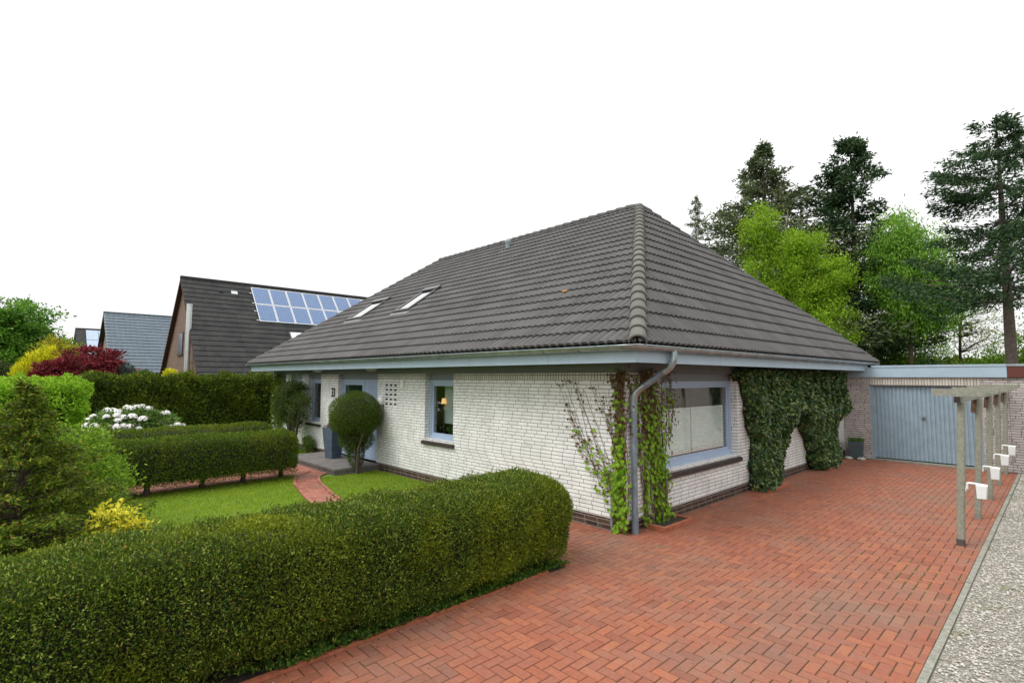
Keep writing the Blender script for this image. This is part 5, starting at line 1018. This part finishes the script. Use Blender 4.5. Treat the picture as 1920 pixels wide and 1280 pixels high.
# ---------------------------------------------------------------- trees behind the garage
SPR=leafmat('grey green spruce needles',[(0,(.03,.05,.025)),(.6,(.065,.09,.038)),(1,(.13,.14,.055))],trans=.15)
FIR=leafmat('dark fir needles',[(0,(.012,.030,.014)),(.6,(.028,.06,.025)),(1,(.07,.11,.04))],trans=.15)
BIR=leafmat('birch leaves',[(0,(.09,.17,.01)),(.5,(.18,.30,.018)),(1,(.30,.42,.04))],trans=.45)
LAR=leafmat('larch sprays',[(0,(.07,.16,.02)),(.5,(.12,.25,.03)),(1,(.22,.36,.05))],trans=.45)
cone=lambda R0,p=.9,m=.12:(lambda f:m+R0*max(0,1-f)**p)
sprigs('spruce_tree',(-7.9,27),17.0,lambda f:.2+8.2*max(0,1-f)**.82*min(1,.35+(1-f)*2.5),300,SPR,'broad grey-green spruce, leftmost of the big trees behind the roof',201,lens=.28,wid=.085,den=75,droop=.15,up=.22,trunk_r=.22,irr=.42,bark=BARKF,flatw=.34,clear=.2)
sprigs('spruce_tree',(-13.0,28),15.3,lambda f:.05+2.4*max(0,1-f)**.8,120,SPR,'small thin spruce tip just right of the roof apex',202,lens=.16,wid=.045,den=26,droop=.1,up=.1,trunk_r=.12,irr=.5,bark=BARKF,clear=.4)
sprigs('fir_tree',(-3.4,28),16.3,lambda f:.25+3.3*max(0,1-f)**.60,190,FIR,'dark pointed fir tree behind the bright birch',203,lens=.28,wid=.09,den=82,droop=.2,up=.22,trunk_r=.22,irr=.55,bark=BARKF,flatw=.30)
sprigs('fir_tree',(3.22,20.3),12.2,lambda f:.2+3.6*max(0,1-f)**.55,92,FIR,'tall dark fir with a bare trunk at the right edge above the red-brown fascia',204,lens=.19,wid=.05,den=125,droop=.42,up=.38,trunk_r=.21,irr=.45,bark=BARKF,clear=.42,flatw=.42)
bl=lambda L:[((x,y,z),(a,b_,c)) for x,y,z,a,b_,c in L]
tree('birch_tree',(-6.0,22.5),bl([(-6.0,22.5,8.6,1.8,1.7,1.9),(-6.4,22.5,10.3,1.0,1.2,1.3),(-4.6,22.5,6.8,1.9,1.7,1.8),(-6.6,22.5,6.3,1.9,1.8,1.9),(-3.6,22.5,4.8,1.7,1.5,1.7),(-4.6,22.5,8.6,1.3,1.3,1.4),(-5.4,22.5,4.3,1.8,1.6,1.6),(-3.2,22.5,7.3,1.0,1.1,1.1)]),80000,.115,.062,BIR,'large bright yellow-green birch over the right roof slope',760,.19,2.5,205,bark=BARKL,tr=.13,limbs=24,flat=.8)
tree('larch_tree',(-.75,26),bl([(-.9,26,9.0,1.7,1.5,1.7),(-.1,26,7.6,1.7,1.5,2.0),(-1.5,26,7.2,1.4,1.4,1.7),(.5,26,6.2,1.4,1.2,1.3),(-.8,26,5.6,1.5,1.3,1.0)]),34000,.20,.055,LAR,'soft light green larch tree between the two dark firs',260,.26,3.6,206,tr=.14,droop=1.2,limbs=18,flat=1.3)
SPA=leafmat('sparse spring leaves',[(0,(.12,.16,.03)),(1,(.25,.28,.07))],trans=.4)
tree('young_tree',(.85,29),bl([(1.2,29,6.0,1.7,1.3,2.3),(2.0,29,4.5,1.2,1.0,1.5)]),2400,.12,.06,SPA,'thin half-bare young tree left of the right-hand fir trunk',150,.25,4.4,207,tr=.085,limbs=30)
tree('young_tree',(-1.4,31),bl([(-1.2,31,4.9,1.6,1.2,1.6),(-.4,31,4.0,1.0,1.0,1.0)]),2600,.12,.07,LAR,'slender half-bare young tree below the larch',110,.25,3.4,208,tr=.07,limbs=24)
BSH=leafmat('backdrop bush leaves',[(0,(.05,.12,.012)),(.5,(.10,.20,.02)),(1,(.20,.30,.035))],trans=.4)
for i,(x,y,z,rx,rzz,lb) in enumerate(((-2.6,28,3.0,1.4,1.8,'green bush behind the garage below the dark fir'),(-.9,27.5,2.2,1.3,1.4,'green bush behind the garage below the larch'),(1.9,27.5,2.0,1.3,1.4,'green bush behind the garage right of the sky gap'),(3.4,26,2.5,1.5,1.8,'green bush behind the garage around the right fir trunk'),(4.9,24,3.4,1.6,2.3,'green bush at the right edge above the red-brown fascia'))):
    shrub('garden_bush',(x,y),[((x,y,z),(rx,1.2,rzz)),((x+.7,y,z-.4),(rx*.8,1,rzz*.8))],7500,.15,.08,BSH,lb,group='bushes behind the garage',seed=300+i,clump=130,cl_r=.2,trunk_r=.05)
hedge('far_hedge',(-45,38,0),(12,41,3.1),.8,26000,.5,.3,THU,'long dark hedge far behind the garage trees',lump=.5,lsc=.6,depth=.3,seed=12,cs=1.2,faces=(1,1,1,1,0,1))

# fallen leaves and petals scattered over the paving
n=260; P=np.stack([RNG.uniform(.3,3.6,n),-5.5+16*RNG.random(n)**1.4,np.full(n,.004)],1); m=np.stack([.30+abs(RNG.normal(0,.10,120)),RNG.uniform(-6,-1.7,120),np.full(120,.004)],1); m2=np.stack([.36+abs(RNG.normal(0,.18,90)),RNG.uniform(.2,10.5,90),np.full(90,.004)],1)
P=np.concatenate([P,m,m2]); k=len(P); D=RNG.normal(size=(k,3))*[1,1,.08]; v,f=leaf_geo(P,D,np.tile([0,0,1.],(k,1))+rnd_dirs(k)*.25,RNG.uniform(.010,.028,k),RNG.uniform(.006,.014,k),fold=.3)
tag(np_mesh('fallen_leaves',v,f,leafmat('leaf litter',[(0,(.08,.05,.02)),(.4,(.14,.10,.04)),(.8,(.10,.12,.03)),(.93,(.4,.38,.33)),(1,(.5,.48,.45))],trans=.1)),'tiny fallen leaves and petals scattered over the red brick driveway','leaf litter',kind='stuff')
